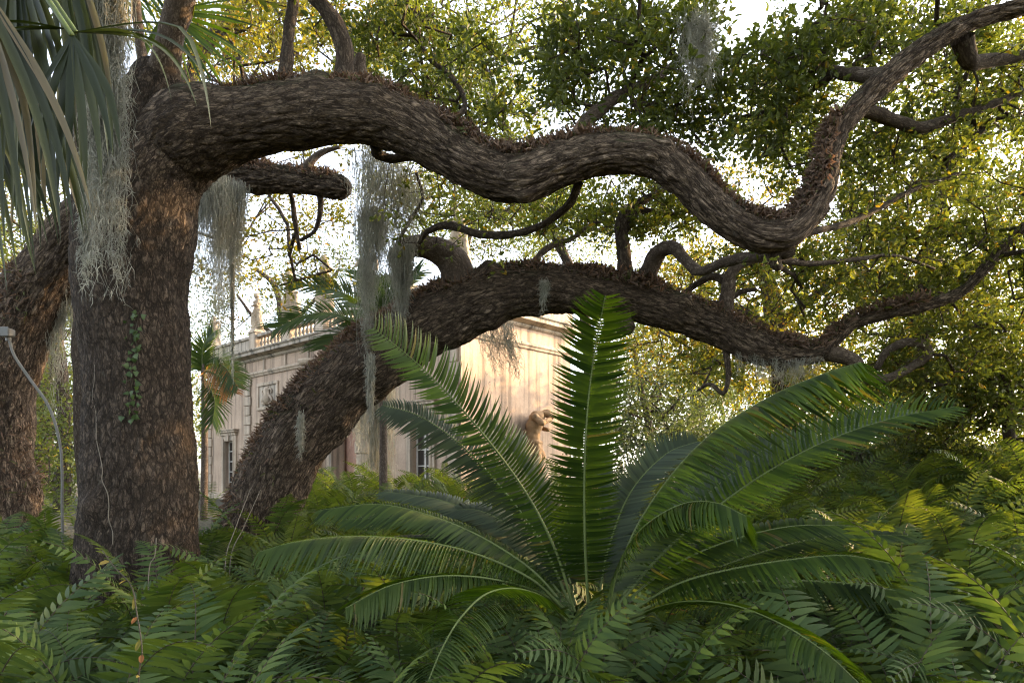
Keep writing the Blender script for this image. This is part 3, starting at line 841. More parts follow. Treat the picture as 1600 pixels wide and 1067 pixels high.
far_tree('slender_tree', 'slender pale tree rising behind the balustrade between two statues', [(420, 760, 37, 9), (425, 600, 37, 7), (440, 520, 37, 6), (430, 450, 37, 4), (400, 420, 37, 3)],
         [(400, 490, 70, 60, 35, 39, 60), (330, 500, 40, 60, 35, 39, 26), (480, 430, 60, 60, 35, 39, 34), (540, 400, 50, 60, 35, 39, 26)], 'grey_leaf', 50, 1.1, 0.17, 1.4,
         extra=[[(438, 530, 37, 4), (400, 500, 37, 3), (370, 460, 37, 2)], [(440, 520, 37, 4), (490, 470, 37, 3), (530, 420, 37, 2)]])
far_tree('roadside_tree', 'tall sunlit tree showing above the pavilion roof behind the curved stub', [(690, 760, 34, 12), (700, 560, 34, 10), (720, 420, 34, 8), (740, 340, 34, 5)],
         [(740, 380, 110, 50, 31, 37, 90), (880, 380, 90, 50, 31, 37, 60), (840, 300, 90, 60, 30, 36, 60), (640, 330, 80, 70, 31, 37, 50)], 'oak_leaf', 54, 1.0, 0.16, 1.4)
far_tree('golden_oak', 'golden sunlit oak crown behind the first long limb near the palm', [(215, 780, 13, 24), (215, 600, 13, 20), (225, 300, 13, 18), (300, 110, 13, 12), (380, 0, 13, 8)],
         [(330, 60, 120, 80, 11, 15, 70), (450, 70, 110, 70, 11, 15, 70), (560, 60, 80, 70, 11, 15, 44), (420, -80, 220, 80, 11, 15, 60), (480, 330, 80, 40, 12, 15, 16), (400, 380, 70, 60, 12, 15, 16)], 'sun_tint_leaf', 54, 0.55, 0.085, 0.6)
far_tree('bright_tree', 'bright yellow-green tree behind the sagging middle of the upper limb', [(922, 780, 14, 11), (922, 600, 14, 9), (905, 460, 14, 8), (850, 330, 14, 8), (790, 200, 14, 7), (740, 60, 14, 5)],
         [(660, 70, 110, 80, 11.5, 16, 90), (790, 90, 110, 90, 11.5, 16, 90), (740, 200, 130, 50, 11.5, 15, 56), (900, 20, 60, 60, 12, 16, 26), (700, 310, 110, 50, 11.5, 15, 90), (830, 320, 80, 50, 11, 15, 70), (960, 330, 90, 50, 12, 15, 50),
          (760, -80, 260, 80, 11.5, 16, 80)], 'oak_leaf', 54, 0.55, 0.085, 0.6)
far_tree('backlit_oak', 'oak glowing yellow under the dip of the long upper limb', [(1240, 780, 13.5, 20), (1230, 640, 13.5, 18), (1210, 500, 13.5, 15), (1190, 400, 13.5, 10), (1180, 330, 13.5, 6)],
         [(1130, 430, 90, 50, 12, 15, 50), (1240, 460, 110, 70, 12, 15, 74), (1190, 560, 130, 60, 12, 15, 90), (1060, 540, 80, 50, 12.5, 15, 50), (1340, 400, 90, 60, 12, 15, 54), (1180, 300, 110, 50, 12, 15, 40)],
         'sun_tint_leaf', 60, 0.55, 0.085, 0.6, extra=[[(1215, 520, 13.5, 8), (1150, 480, 13.2, 6), (1090, 470, 13, 3)], [(1215, 510, 13.5, 8), (1290, 450, 13.2, 6), (1360, 400, 13, 3)]])
far_tree('grey_thicket', 'grey-green thicket between the pavilion and the arching frond', [(1010, 760, 18, 7), (1015, 680, 18, 6), (1000, 600, 18, 4), (990, 540, 18, 3)],
         [(1000, 620, 80, 80, 16, 20, 130), (1080, 650, 90, 70, 16, 20, 120), (980, 530, 50, 40, 17, 20, 30), (1120, 700, 120, 50, 14, 18, 110), (990, 720, 90, 40, 15, 19, 70)], 'grey_leaf', 60, 0.6, 0.10, 0.7, group=None,
         extra=[[(1040, 760, 17, 4), (1050, 690, 17, 3), (1030, 640, 17, 2)]])
far_tree('leafy_tree', 'broad leafy tree filling the view above the drooping outer fronds', [(1430, 780, 12.5, 26), (1420, 640, 12.5, 22), (1440, 480, 12.5, 18), (1470, 330, 12.5, 14), (1490, 200, 12.5, 8)],
         [(1420, 330, 130, 80, 11, 14, 120), (1540, 260, 120, 90, 11, 14, 120), (1450, 480, 130, 70, 11, 14, 110), (1570, 440, 100, 100, 10.5, 14, 100), (1360, 560, 90, 60, 11, 14, 60), (1380, 180, 120, 70, 11.5, 14.5, 80), (1560, 100, 120, 70, 11, 14, 90), (1260, 200, 110, 80, 11.5, 14.5, 70),
          (1760, 350, 160, 300, 10, 14, 130)], 'oak_leaf', 58, 0.5, 0.085, 0.6, extra=[[(1430, 520, 12.5, 10), (1520, 420, 12.2, 7), (1600, 350, 12, 4)], [(1440, 470, 12.5, 9), (1370, 380, 12.3, 6), (1330, 320, 12, 3)]])
far_tree('dark_shrub', 'dark green shrub at the frame edge above the yellow ferns', [(1590, 790, 9.6, 12), (1580, 700, 9.6, 9), (1570, 620, 9.6, 6), (1560, 560, 9.6, 4)],
         [(1570, 600, 90, 70, 8.8, 10.5, 110), (1500, 640, 80, 50, 9.2, 11, 70), (1640, 650, 80, 100, 8.5, 10.5, 90), (1440, 680, 80, 40, 10, 12, 60)], 'dark_leaf', 56, 0.36, 0.085, 0.45)
far_tree('leafy_bush', 'rounded green bush behind the low outer fronds', [(1330, 790, 13, 9), (1330, 720, 13, 7), (1325, 660, 13, 5), (1320, 620, 13, 3)],
         [(1300, 660, 110, 50, 12, 15, 110), (1400, 690, 110, 50, 11.5, 14, 90), (1200, 700, 90, 40, 13, 16, 80), (1260, 620, 60, 30, 12, 15, 40)], 'oak_leaf', 56, 0.45, 0.09, 0.5)
far_tree('low_shrub', 'low shrub under the golden oak behind the short glowing frond', [(1190, 790, 11, 8), (1190, 750, 11, 6), (1195, 715, 11, 4), (1190, 690, 11, 3)],
         [(1190, 720, 100, 34, 10.5, 12.5, 90), (1100, 725, 60, 26, 11, 13, 40)], 'oak_leaf', 50, 0.34, 0.085, 0.4)
far_tree('low_shrub', 'low shrub between the rounded bush and the dark shrub', [(1450, 790, 10.5, 8), (1450, 750, 10.5, 6), (1445, 725, 10.5, 4), (1450, 700, 10.5, 3)],
         [(1440, 725, 110, 30, 10, 12, 90), (1560, 725, 70, 30, 10, 12, 50), (1320, 725, 60, 26, 10.5, 12.5, 40)], 'grey_leaf', 50, 0.34, 0.085, 0.4)
far_tree('shady_tree', 'shaded tree seen in the gap beyond the big trunk, at the left', [(95, 800, 17, 12), (100, 650, 17, 10), (90, 500, 17, 8), (110, 420, 17, 5)],
         [(95, 560, 50, 90, 15, 20, 60), (100, 660, 50, 60, 15, 20, 60), (90, 740, 60, 40, 15, 20, 50), (60, 440, 80, 60, 15, 20, 40), (50, 300, 110, 130, 14, 19, 110), (-80, 500, 120, 250, 15, 22, 140)], 'oak_leaf', 56, 0.6, 0.10, 0.8)
far_tree('distant_oak', 'large distant oak behind the golden branches beside the pavilion', [(1080, 770, 30, 14), (1090, 620, 30, 12), (1100, 480, 30, 9), (1090, 400, 30, 5)],
         [(1030, 480, 90, 80, 27, 33, 70), (1150, 430, 120, 90, 27, 33, 90), (1120, 600, 150, 110, 27, 33, 200), (980, 590, 60, 80, 27, 33, 70)], 'oak_leaf', 60, 1.1, 0.17, 1.4)
far_tree('distant_oak', 'large distant oak behind the broad leafy tree', [(1400, 770, 37, 13), (1410, 620, 37, 11), (1400, 500, 37, 8), (1410, 420, 37, 5)],
         [(1330, 520, 130, 80, 34, 40, 80), (1480, 480, 130, 100, 34, 40, 80), (1420, 640, 200, 90, 34, 40, 190), (1640, 580, 140, 140, 34, 40, 90)], 'oak_leaf', 60, 1.3, 0.21, 1.6)
far_tree('dapple_oak', 'thin open-crowned oak behind the golden oak, nearest the pavilion end', [(1240, 770, 26, 9), (1240, 680, 26, 8), (1225, 600, 26, 6), (1210, 500, 25, 4)],
         [(1205, 585, 125, 105, 22.5, 27, 150)], 'oak_leaf', 54, 0.55, 0.16, 1.2)  # crown added in the sun's path to dapple the side wall
far_tree('distant_oak', 'large distant oak behind the mossy oak, beyond the shaded gap', [(60, 770, 32, 16), (70, 620, 32, 13), (60, 470, 32, 10), (80, 380, 32, 5)],
         [(100, 600, 110, 120, 29, 36, 150), (-80, 560, 160, 180, 29, 36, 160), (200, 560, 90, 120, 29, 36, 80), (310, 620, 30, 100, 32, 36, 40)], 'oak_leaf', 60, 1.2, 0.18, 1.4)


def far_woods():
    """the low wall of woodland that closes the view all round"""
    n = 1200
    a = rng.uniform(0, 2 * math.pi, n); r = rng.uniform(48, 70, n)
    x, y = r * np.sin(a), r * np.cos(a)
    top = 5.0 + 2.2 * np.sin(a * 9) + 1.6 * np.sin(a * 23 + 1) + 1.0 * np.sin(a * 41)
    z = ground_z(x, y) + 0.3 + top * rng.uniform(0, 1, n) ** 0.8
    v, f = crown_leaves(np.stack([x, y, z], 1), 45, 1.7, 0.34, False)
    o = link('far_woods', np_mesh('far_woods', v, f, False), M['grey_leaf'])
    tag(o, 'low far woodland closing the view behind the trees', 'woodland', kind='stuff')


far_woods()


def near_woods():
    """unseen wood added beside and behind the viewer to cut low sky light"""
    n = 520
    a = np.radians(rng.uniform(112, 316, n)); r = rng.uniform(12, 20, n)
    x, y = r * np.sin(a), r * np.cos(a)
    z = rng.uniform(0.3, 1, n) * (6.5 + 2.5 * np.sin(a * 7))
    v, f = crown_leaves(np.stack([x, y, z], 1), 45, 0.95, 0.19, False)
    o = link('wood_behind', np_mesh('wood_behind', v, f, False), M['dark_leaf'])  # added out of view to dim the frontal sky light
    tag(o, 'unseen wood added behind the viewpoint to cut low sky light', 'woodland', kind='stuff')


near_woods()

# ------------------------------------------------------------------ the stone pavilion
BA = np.array((-13.4, 30.0)); BU = np.array((11.98, -11.0)); BU = BU / np.linalg.norm(BU)
BZ = 0.75
BL, BD = 16.26, 5.0
BROT = math.atan2(BU[1], BU[0])
pav = thing('stone_pavilion', 'weathered pink-beige stone pavilion with roof balustrade seen through the trees', 'building', (BA[0], BA[1], BZ), BROT)


def bpart(mb, name, mat, bevel=0.0, parent=pav, smooth_shade=False):
    return mb.obj(name, M[mat], parent, smooth_shade, bevel)


def wall_with_openings(x0, x1, z0, z1, y0, y1, openings):
    mb = MB()
    xs = sorted({x0, x1, *[o[0] for o in openings], *[o[1] for o in openings]})
    for a, b in zip(xs[:-1], xs[1:]):
        holes = sorted([(o[2], o[3]) for o in openings if o[0] <= a + 1e-6 and o[1] >= b - 1e-6])
        z = z0
        for h0, h1 in holes:
            if h0 > z: mb.box(a, b, y0, y1, z, h0)
            z = h1
        if z < z1: mb.box(a, b, y0, y1, z, z1)
    return mb


W1, W2, DR = (1.78, 2.64, 0.22, 2.35), (14.16, 15.0, 0.22, 2.62), (9.55, 11.65, 0.0, 3.5)
HT = 5.75
bpart(wall_with_openings(0, BL, -0.6, HT, 0, 0.45, [W1, W2, DR]), 'front_wall', 'wall')
mb = MB(); mb.box(BL - 0.45, BL - 0.002, 0.452, BD, -0.6, HT); bpart(mb, 'side_wall', 'wall')
mb = MB(); mb.box(0.002, 0.45, 0.452, BD, -0.6, HT); bpart(mb, 'side_wall', 'wall')
mb = MB(); mb.box(0.452, BL - 0.452, BD - 0.45, BD - 0.002, -0.6, HT); bpart(mb, 'back_wall', 'wall')
mb = MB(); mb.box(0.46, BL - 0.46, 0.46, BD - 0.46, HT - 0.5, HT - 0.3); bpart(mb, 'roof_slab', 'cornice')
mb = MB(); mb.box(0.46, BL - 0.46, 0.46, BD - 0.46, -0.1, 0.02); bpart(mb, 'floor_slab', 'trim')
mb = MB(); mb.box(9.4, 11.8, 0.62, 0.75, 0.03, 4.2); bpart(mb, 'inner_wall', 'pink')


def ring(o, b=0.0):
    """stations right round the building, b metres out"""
    return [(0 - b, 0 - b, -1, -1), (BL + b, 0 - b, 1, -1), (BL + b, BD + b, 1, 1), (0 - b, BD + b, -1, 1), (0 - b, 0 - b, -1, -1)]


mb = MB(); mb.profile([(-0.1, -0.6), (0.10, -0.6), (0.10, 0.12), (0.06, 0.18), (-0.1, 0.18)], ring(0)); 
# plinth is broken at the doorway
mb2 = MB()
for a, b in ((-0.1, DR[0]), (DR[1], BL + 0.1)):
    mb2.box(a, b, -0.10, -0.003, -0.6, 0.14); mb2.box(a, b, -0.065, -0.003, 0.14, 0.20)
mb2.box(BL + 0.003, BL + 0.10, -0.003, BD + 0.1, -0.6, 0.14)
bpart(mb2, 'plinth', 'trim', 0.008)
mb = MB(); mb.profile([(-0.05, 4.80), (0.05, 4.80), (0.07, 4.86), (0.11, 4.90), (0.11, 4.96), (0.04, 5.0), (-0.05, 5.0)], ring(0)); bpart(mb, 'architrave', 'trim')
mb = MB(); mb.profile([(-0.1, 5.42), (0.04, 5.42), (0.10, 5.47), (0.10, 5.52), (0.22, 5.56), (0.36, 5.60), (0.36, 5.70), (0.42, 5.75), (0.42, 5.80), (-0.1, 5.80)], ring(0)); bpart(mb, 'cornice', 'cornice')
# dentil-like plain panels of the frieze
for x in np.arange(0.3, BL - 0.5, 1.6):
    mb = MB(); mb.box(x, x + 0.10, -0.045, -0.002, 5.005, 5.415); bpart(mb, 'frieze_strip', 'trim', 0.006)
# roof balustrade: piers where the statues stand, balusters between
RB, RT = 5.80, 6.42
PIERS = [0.55, 4.41, 7.0, 9.28, 11.72, 14.0, 16.05]
for x in PIERS:
    mb = MB(); mb.box(x - 0.24, x + 0.24, -0.16, 0.32, RB, RT + 0.10); mb.box(x - 0.28, x + 0.28, -0.20, 0.36, RT + 0.10, RT + 0.16)
    bpart(mb, 'pier', 'trim', 0.01)
bal = MB(); bal.lathe([(0.075, 0), (0.075, 0.05), (0.045, 0.07), (0.085, 0.17), (0.08, 0.22), (0.04, 0.33), (0.05, 0.36), (0.07, 0.38), (0.07, 0.41)], 10)
bal_me = bal.mesh('baluster', True); bal_me.materials.append(M['trim'])
for i, (a, b) in enumerate(zip(PIERS[:-1], PIERS[1:])):
    a, b = a + 0.245, b - 0.245
    mb = MB(); mb.box(a, b, -0.06, 0.22, RB, RB + 0.09); bpart(mb, 'balustrade_base', 'trim', 0.008)
    mb = MB(); mb.box(a, b, -0.09, 0.25, RT - 0.09, RT + 0.03); bpart(mb, 'handrail', 'cornice', 0.015)
    if i == 0:
        mb = MB(); mb.box(a, b, -0.02, 0.18, RB + 0.09, RT - 0.09); bpart(mb, 'parapet_panel', 'cornice'); continue
    k = int((b - a) / 0.235)
    for j in range(k):
        o = link('baluster', bal_me, None, pav)
        o.location = (a + (j + 0.5) * (b - a) / k, 0.08, RB + 0.092); o.scale = (1, 1, (RT - RB - 0.184) / 0.41)
mb = MB(); mb.box(BL - 0.30, BL + 0.05, 0.38, BD + 0.05, RB, RT + 0.02); bpart(mb, 'side_parapet', 'trim', 0.01)
mb = MB(); mb.box(BL - 0.34, BL + 0.09, 0.40, BD + 0.09, RT + 0.022, RT + 0.14); bpart(mb, 'parapet_coping', 'cornice', 0.015)
mb = MB(); mb.box(BL - 0.34, BL + 0.12, BD - 0.7, BD + 0.12, RT + 0.142, RT + 0.50); bpart(mb, 'parapet_block', 'trim', 0.02)


def french_window(op, rows, cols, hood):
    x0, x1, z0, z1 = op
    w = 0.22
    mb = MB()
    mb.box(x0 - w, x0 - 0.002, -0.075, 0.03, 0.2, z1 + w); mb.box(x1 + 0.002, x1 + w, -0.075, 0.03, 0.2, z1 + w); mb.box(x0 - 0.002, x1 + 0.002, -0.07, 0.03, z1 + 0.002, z1 + w)
    mb.box(x0 - w * .45, x0 - 0.004, -0.105, -0.07, 0.2, z1 + w * .45); mb.box(x1 + 0.004, x1 + w * .45, -0.105, -0.07, 0.2, z1 + w * .45)
    sr = bpart(mb, 'window_surround', 'trim', 0.006)
    mb = MB(); mb.box(x0 - w - 0.04, x1 + w + 0.04, -0.12, 0.02, z1 + w + 0.003, z1 + w + 0.12); mb.box(x0 - w - 0.12, x1 + w + 0.12, -0.20, 0.02, z1 + w + 0.123, z1 + w + 0.20)
    mb.box(x0 - w - 0.16, x1 + w + 0.16, -0.24, 0.02, z1 + w + 0.203, z1 + w + 0.25)
    if hood:
        mb.box((x0 + x1) / 2 - 0.10, (x0 + x1) / 2 + 0.10, -0.15, -0.05, z1 - 0.02, z1 + w + 0.10)
    link('hood_moulding', mb.mesh('hood_moulding', False, 0.006), M['trim'], sr)
    mb = MB()
    f = 0.055
    y0, y1 = 0.14, 0.20
    mb.box(x0, x0 + f, y0, y1, z0, z1); mb.box(x1 - f, x1, y0, y1, z0, z1); mb.box(x0 + f, x1 - f, y0, y1, z0, z0 + f * 1.8); mb.box(x0 + f, x1 - f, y0, y1, z1 - f, z1)
    for c in range(1, cols):
        x = x0 + (x1 - x0) * c / cols
        mb.box(x - 0.03, x + 0.03, y0 - 0.01, y1 - 0.01, z0 + f * 1.8, z1 - f)
    fr = bpart(mb, 'window_frame', 'frame')
    for r in range(1, rows):
        z = z0 + (z1 - z0) * r / rows
        m2 = MB(); m2.box(x0 + f, x1 - f, y0 + 0.008, y1 - 0.02, z - 0.016, z + 0.016)
        link('muntin', m2.mesh('muntin'), M['frame'], fr)
    for r in range(rows):
        for c in range(cols):
            a, b = x0 + (x1 - x0) * c / cols + 0.03, x0 + (x1 - x0) * (c + 1) / cols - 0.03
            m2 = MB(); m2.box(a, b, y1 - 0.035, y1 - 0.030, z0 + (z1 - z0) * r / rows + 0.012, z0 + (z1 - z0) * (r + 1) / rows - 0.012)
            link('pane', m2.mesh('pane'), M['glass'], fr)
    m2 = MB(); m2.box(x0 - 0.05, x1 + 0.05, 0.46, 0.50, z0 - 0.1, z1 + 0.1)      # dark sheet standing in for the shade of the room behind
    link('room_dark_sheet', m2.mesh('room_dark_sheet'), plain('dark_room', (0.03, 0.025, 0.02), 0.9), fr)


french_window(W1, 5, 2, True)
french_window(W2, 5, 2, True)

# rusticated quoins and pilaster blocks
for (x, w, z0, z1) in ((3.82, 0.56, 0.22, 4.78), (0.30, 0.50, 0.22, 4.78), (15.98, 0.44, 0.22, 4.78)):
    z, i = z0, 0
    while z < z1 - 0.05:
        h = min(0.385, z1 - z)
        ww = w * (1.0 if i % 2 else 0.82)
        mb = MB(); mb.box(x - ww / 2, x + ww / 2, -0.075, -0.002, z + 0.012, z + h - 0.012)
        bpart(mb, 'quoin', 'trim', 0.018)
        z += h; i += 1
# the doorway: rusticated drum columns, jambs and an arch moulding
for cx in (8.98, 12.22):
    z = 0.02
    i = 0
    while z < 4.4:
        r = 0.37 if i % 2 == 0 else 0.315
        mb = MB(); mb.lathe([(r - 0.03, z), (r, z + 0.025), (r, z + 0.36), (r - 0.03, z + 0.385)], 20, cx, -0.28)
        bpart(mb, 'column_drum', 'trim', 0, smooth_shade=False)
        z += 0.39; i += 1
    mb = MB(); mb.lathe([(0.36, z), (0.42, z + 0.06), (0.46, z + 0.14), (0.46, z + 0.2)], 20, cx, -0.28); bpart(mb, 'capital', 'trim')
mb = MB()
for a, b in ((DR[0], DR[0] + 0.30), (DR[1] - 0.30, DR[1])): mb.box(a, b, -0.05, 0.5, 0.03, 3.5)
mb.box(DR[0] - 0.1, DR[1] + 0.1, -0.06, -0.003, 3.503, 3.8)
bpart(mb, 'door_jamb', 'trim', 0.01)
mb = MB(); mb.box(8.4, 12.8, -0.80, -0.11, -0.6, -0.02); mb.box(8.2, 13.0, -1.1, -0.803, -0.6, -0.16); bpart(mb, 'door_step', 'trim', 0.015)
# the carved panel beside the quoins
mb = MB()
X0, X1, Z0, Z1 = 4.62, 6.25, 3.45, 4.5
mb.box(X0, X1, -0.07, -0.002, Z0, Z0 + 0.12); mb.box(X0, X1, -0.07, -0.002, Z1 - 0.12, Z1); mb.box(X0, X0 + 0.12, -0.068, -0.002, Z0 + 0.12, Z1 - 0.12); mb.box(X1 - 0.12, X1, -0.068, -0.002, Z0 + 0.12, Z1 - 0.12)
bpart(mb, 'panel_frame', 'trim', 0.012)
mb = MB(); mb.box(X0 + 0.12, X1 - 0.12, -0.012, -0.003, Z0 + 0.12, Z1 - 0.12); bpart(mb, 'panel_field', 'cornice')
for s in (-1, 1):
    cxx = (X0 + X1) / 2
    pts = []
    for k in range(26):
        u = k / 25.0
        a = -math.pi / 2 + u * 3.6 * math.pi * 0.5
        rr = 0.16 - 0.09 * u
        pts.append((cxx + s * (0.34 - 0.0) - s * rr * math.cos(a) - s * 0.08, -0.06, 4.10 + rr * math.sin(a) + 0.02 * u, 0.05 - 0.02 * u))
    pts = [(cxx + s * 0.12, -0.06, 3.66, 0.035), (cxx + s * 0.40, -0.06, 3.74, 0.05)] + pts
    branch_obj('scroll', np.array(pts), M['trim'], pav, 0.03, 8, 0.05, 3)
mb = MB(); mb.lathe([(0.02, 3.62), (0.15, 3.68), (0.20, 3.85), (0.13, 4.05), (0.16, 4.2), (0.05, 4.34)], 14, (X0 + X1) / 2, -0.05); bpart(mb, 'shell_ornament', 'trim', smooth_shade=True)


def bworld(x, y, z):
    c, s = math.cos(BROT), math.sin(BROT)
    return np.array((BA[0] + c * x - s * y, BA[1] + s * x + c * y, BZ + z))


def meta_figure(name, chains, mat, res=0.03):
    """one continuous carved surface over chains of (x, y, z, r)"""
    mb_ = bpy.data.metaballs.new(name + '_form'); mb_.resolution = res; mb_.render_resolution = res; mb_.threshold = 0.15
    for ch in chains:
        for (x0, y0, z0, r0), (x1, y1, z1, r1) in zip(ch[:-1], ch[1:]):
            d = math.dist((x0, y0, z0), (x1, y1, z1)); k = max(1, int(d / (min(r0, r1) * 0.6)))
            for i in range(k + 1):
                u = i / k
                e = mb_.elements.new(); e.co = (x0 + (x1 - x0) * u, y0 + (y1 - y0) * u, z0 + (z1 - z0) * u)
                e.radius = (r0 + (r1 - r0) * u) * 1.25; e.stiffness = 2.0
    o = bpy.data.objects.new(name + '_form', mb_); COL.objects.link(o)
    dg = bpy.context.evaluated_depsgraph_get(); dg.update()
    m2 = bpy.data.meshes.new_from_object(o.evaluated_get(dg))
    bpy.data.objects.remove(o); bpy.data.metaballs.remove(mb_)
    m2.name = name
    if len(m2.vertices):
        co = np.empty(len(m2.vertices) * 3, dtype=np.float32); m2.vertices.foreach_get('co', co); co = co.reshape(-1, 3)
        nr = np.empty(len(m2.vertices) * 3, dtype=np.float32); m2.vertices.foreach_get('normal', nr); nr = nr.reshape(-1, 3)
        fold = np.sin(np.arctan2(co[:, 1], co[:, 0]) * 9 + co[:, 2] * 3) * 0.012 * smooth(1.0, 0.6, co[:, 2]) * smooth(0.0, 0.12, np.hypot(co[:, 0], co[:, 1]))
        carve = fbm(co.astype(float) * 11.0, 3, 5) * 0.020
        co = co + nr * (fold + carve)[:, None]
        m2.vertices.foreach_set('co', co.ravel().astype(np.float32))
    m2.polygons.foreach_set('use_smooth', np.full(len(m2.polygons), True))
    m2.materials.clear(); m2.materials.append(mat)
    return m2


def roof_statue(k, lean, arm_a, arm_b):
    sh = (lean, 0, 1.40)
    ch = [[(0.02, 0, 0.05, .20), (0, 0, 0.45, .16), (0, 0, 0.90, .165), (lean * .5, 0, 1.12, .125), (lean, 0, 1.32, .15), (lean, 0, 1.42, .10)],
          [(lean, 0, 1.42, .06), (lean * 1.2, -.02, 1.54, .055)], [(lean * 1.3, -.03, 1.63, .10), (lean * 1.35, -.035, 1.71, .10)],
          [(lean - .19, 0, 1.40, .07), (lean + .19, 0, 1.40, .07)],
          [(lean + .20, 0, 1.40, .065)] + arm_a, [(lean - .20, 0, 1.40, .065)] + arm_b,
          [(-.06, -.10, 0.80, .10), (-.10, -.15, 0.45, .075), (-.08, -.13, 0.05, .09)], [(.16, .05, .95, .06), (.20, .08, .4, .08), (.2, .1, .03, .09)]]
    return meta_figure('figure', ch, M['statue'])


fig = [roof_statue(0, 0.04, [(.28, -.06, 1.16, .055), (.14, -.22, 1.08, .045)], [(-.28, .02, 1.15, .055), (-.30, -.10, .90, .045)]),
       roof_statue(1, -0.05, [(.24, -.10, 1.18, .055), (.04, -.22, 1.20, .045)], [(-.34, -.02, 1.52, .055), (-.36, -.06, 1.76, .045)]),
       roof_statue(2, 0.02, [(.32, 0, 1.18, .055), (.36, -.06, .92, .045)], [(-.26, -.10, 1.18, .055), (-.04, -.24, 1.14, .045)])]
ST = [(0.55, 0.62, 2, 'small weathered statue on the far end of the roof balustrade'), (4.41, 0.78, 0, 'short stone figure on the second pier of the balustrade'),
      (7.0, 1.0, 1, 'tall stone statue on the balustrade, left of the feather palm'), (9.28, 1.02, 0, 'tall stone statue rising behind the feather palm fronds'),
      (11.72, 0.86, 2, 'pale stone statue on the balustrade beside the long grey moss'), (16.05, 0.95, 1, 'stone statue at the roof corner behind the curved stub')]
for x, sc, k, lab in ST:
    t = thing('roof_statue', lab, 'statue', bworld(x, 0.08, RT + 0.163), BROT, 'statues along the roof balustrade')
    mb = MB(); mb.box(-0.22, 0.22, -0.22, 0.22, 0, 0.10); mb.box(-0.18, 0.18, -0.18, 0.18, 0.10, 0.16 if sc > .6 else 0.42)
    mb.obj('statue_base', M['trim'], t, False, 0.012)
    o = link('figure', fig[k], None, t); o.location = (0, 0, (0.12 if sc > .6 else 0.38)); o.scale = (sc * 1.4, sc * 1.35, sc); o.rotation_euler = (0, 0, 0.4 * (k - 1))

# the bowed carved figure against the sunlit side wall
herm = thing('wall_figure', 'bowed sandy stone figure bracketed on the sunlit side wall', 'statue', bworld(BL + 0.10, 2.75, 0), BROT - math.pi / 2 + math.pi)
hm = meta_figure('figure', [[(0, 0.05, 0.05, .13), (0, 0.04, 0.6, .15), (0, 0.02, 1.15, .18), (0, 0, 1.55, .20), (0, 0, 1.8, .17), (0, -.03, 2.1, .21), (0.02, -.10, 2.32, .20)],
                           [(.03, -.12, 2.40, .10), (.08, -.26, 2.46, .09)], [(.10, -.34, 2.45, .12), (.12, -.42, 2.38, .11)],
                           [(.22, -.06, 2.32, .10), (.34, -.18, 2.06, .08), (.12, -.34, 1.98, .065)], [(-.22, -.06, 2.32, .10), (-.32, -.26, 2.14, .08), (-.02, -.40, 2.26, .065)],
                           [(.12, -.08, 1.52, .14), (.15, -.18, 1.20, .12), (.14, -.12, .85, .10)], [(-.12, -.06, 1.52, .14), (-.14, -.12, 1.15, .11), (-.10, -.04, .8, .10)],
                           [(-.2, -.1, 1.6, .08), (.2, -.12, 1.62, .09), (.3, -.05, 1.3, .06), (.34, -.06, 1.0, .05)]], M['herm'], 0.035)
o = link('figure', hm, None, herm); o.location = (0, -0.18, 0.15); o.rotation_euler = (0, 0, math.radians(35)); o.scale = (1.35, 1.25, 1.08)
mb = MB(); mb.box(-0.26, 0.26, -0.42, 0.06, -0.6, 0.16); mb.box(-0.20, 0.20, -0.06, 0.055, 0.163, 2.3)
mb.obj('bracket_shaft', M['herm'], herm, False, 0.02)

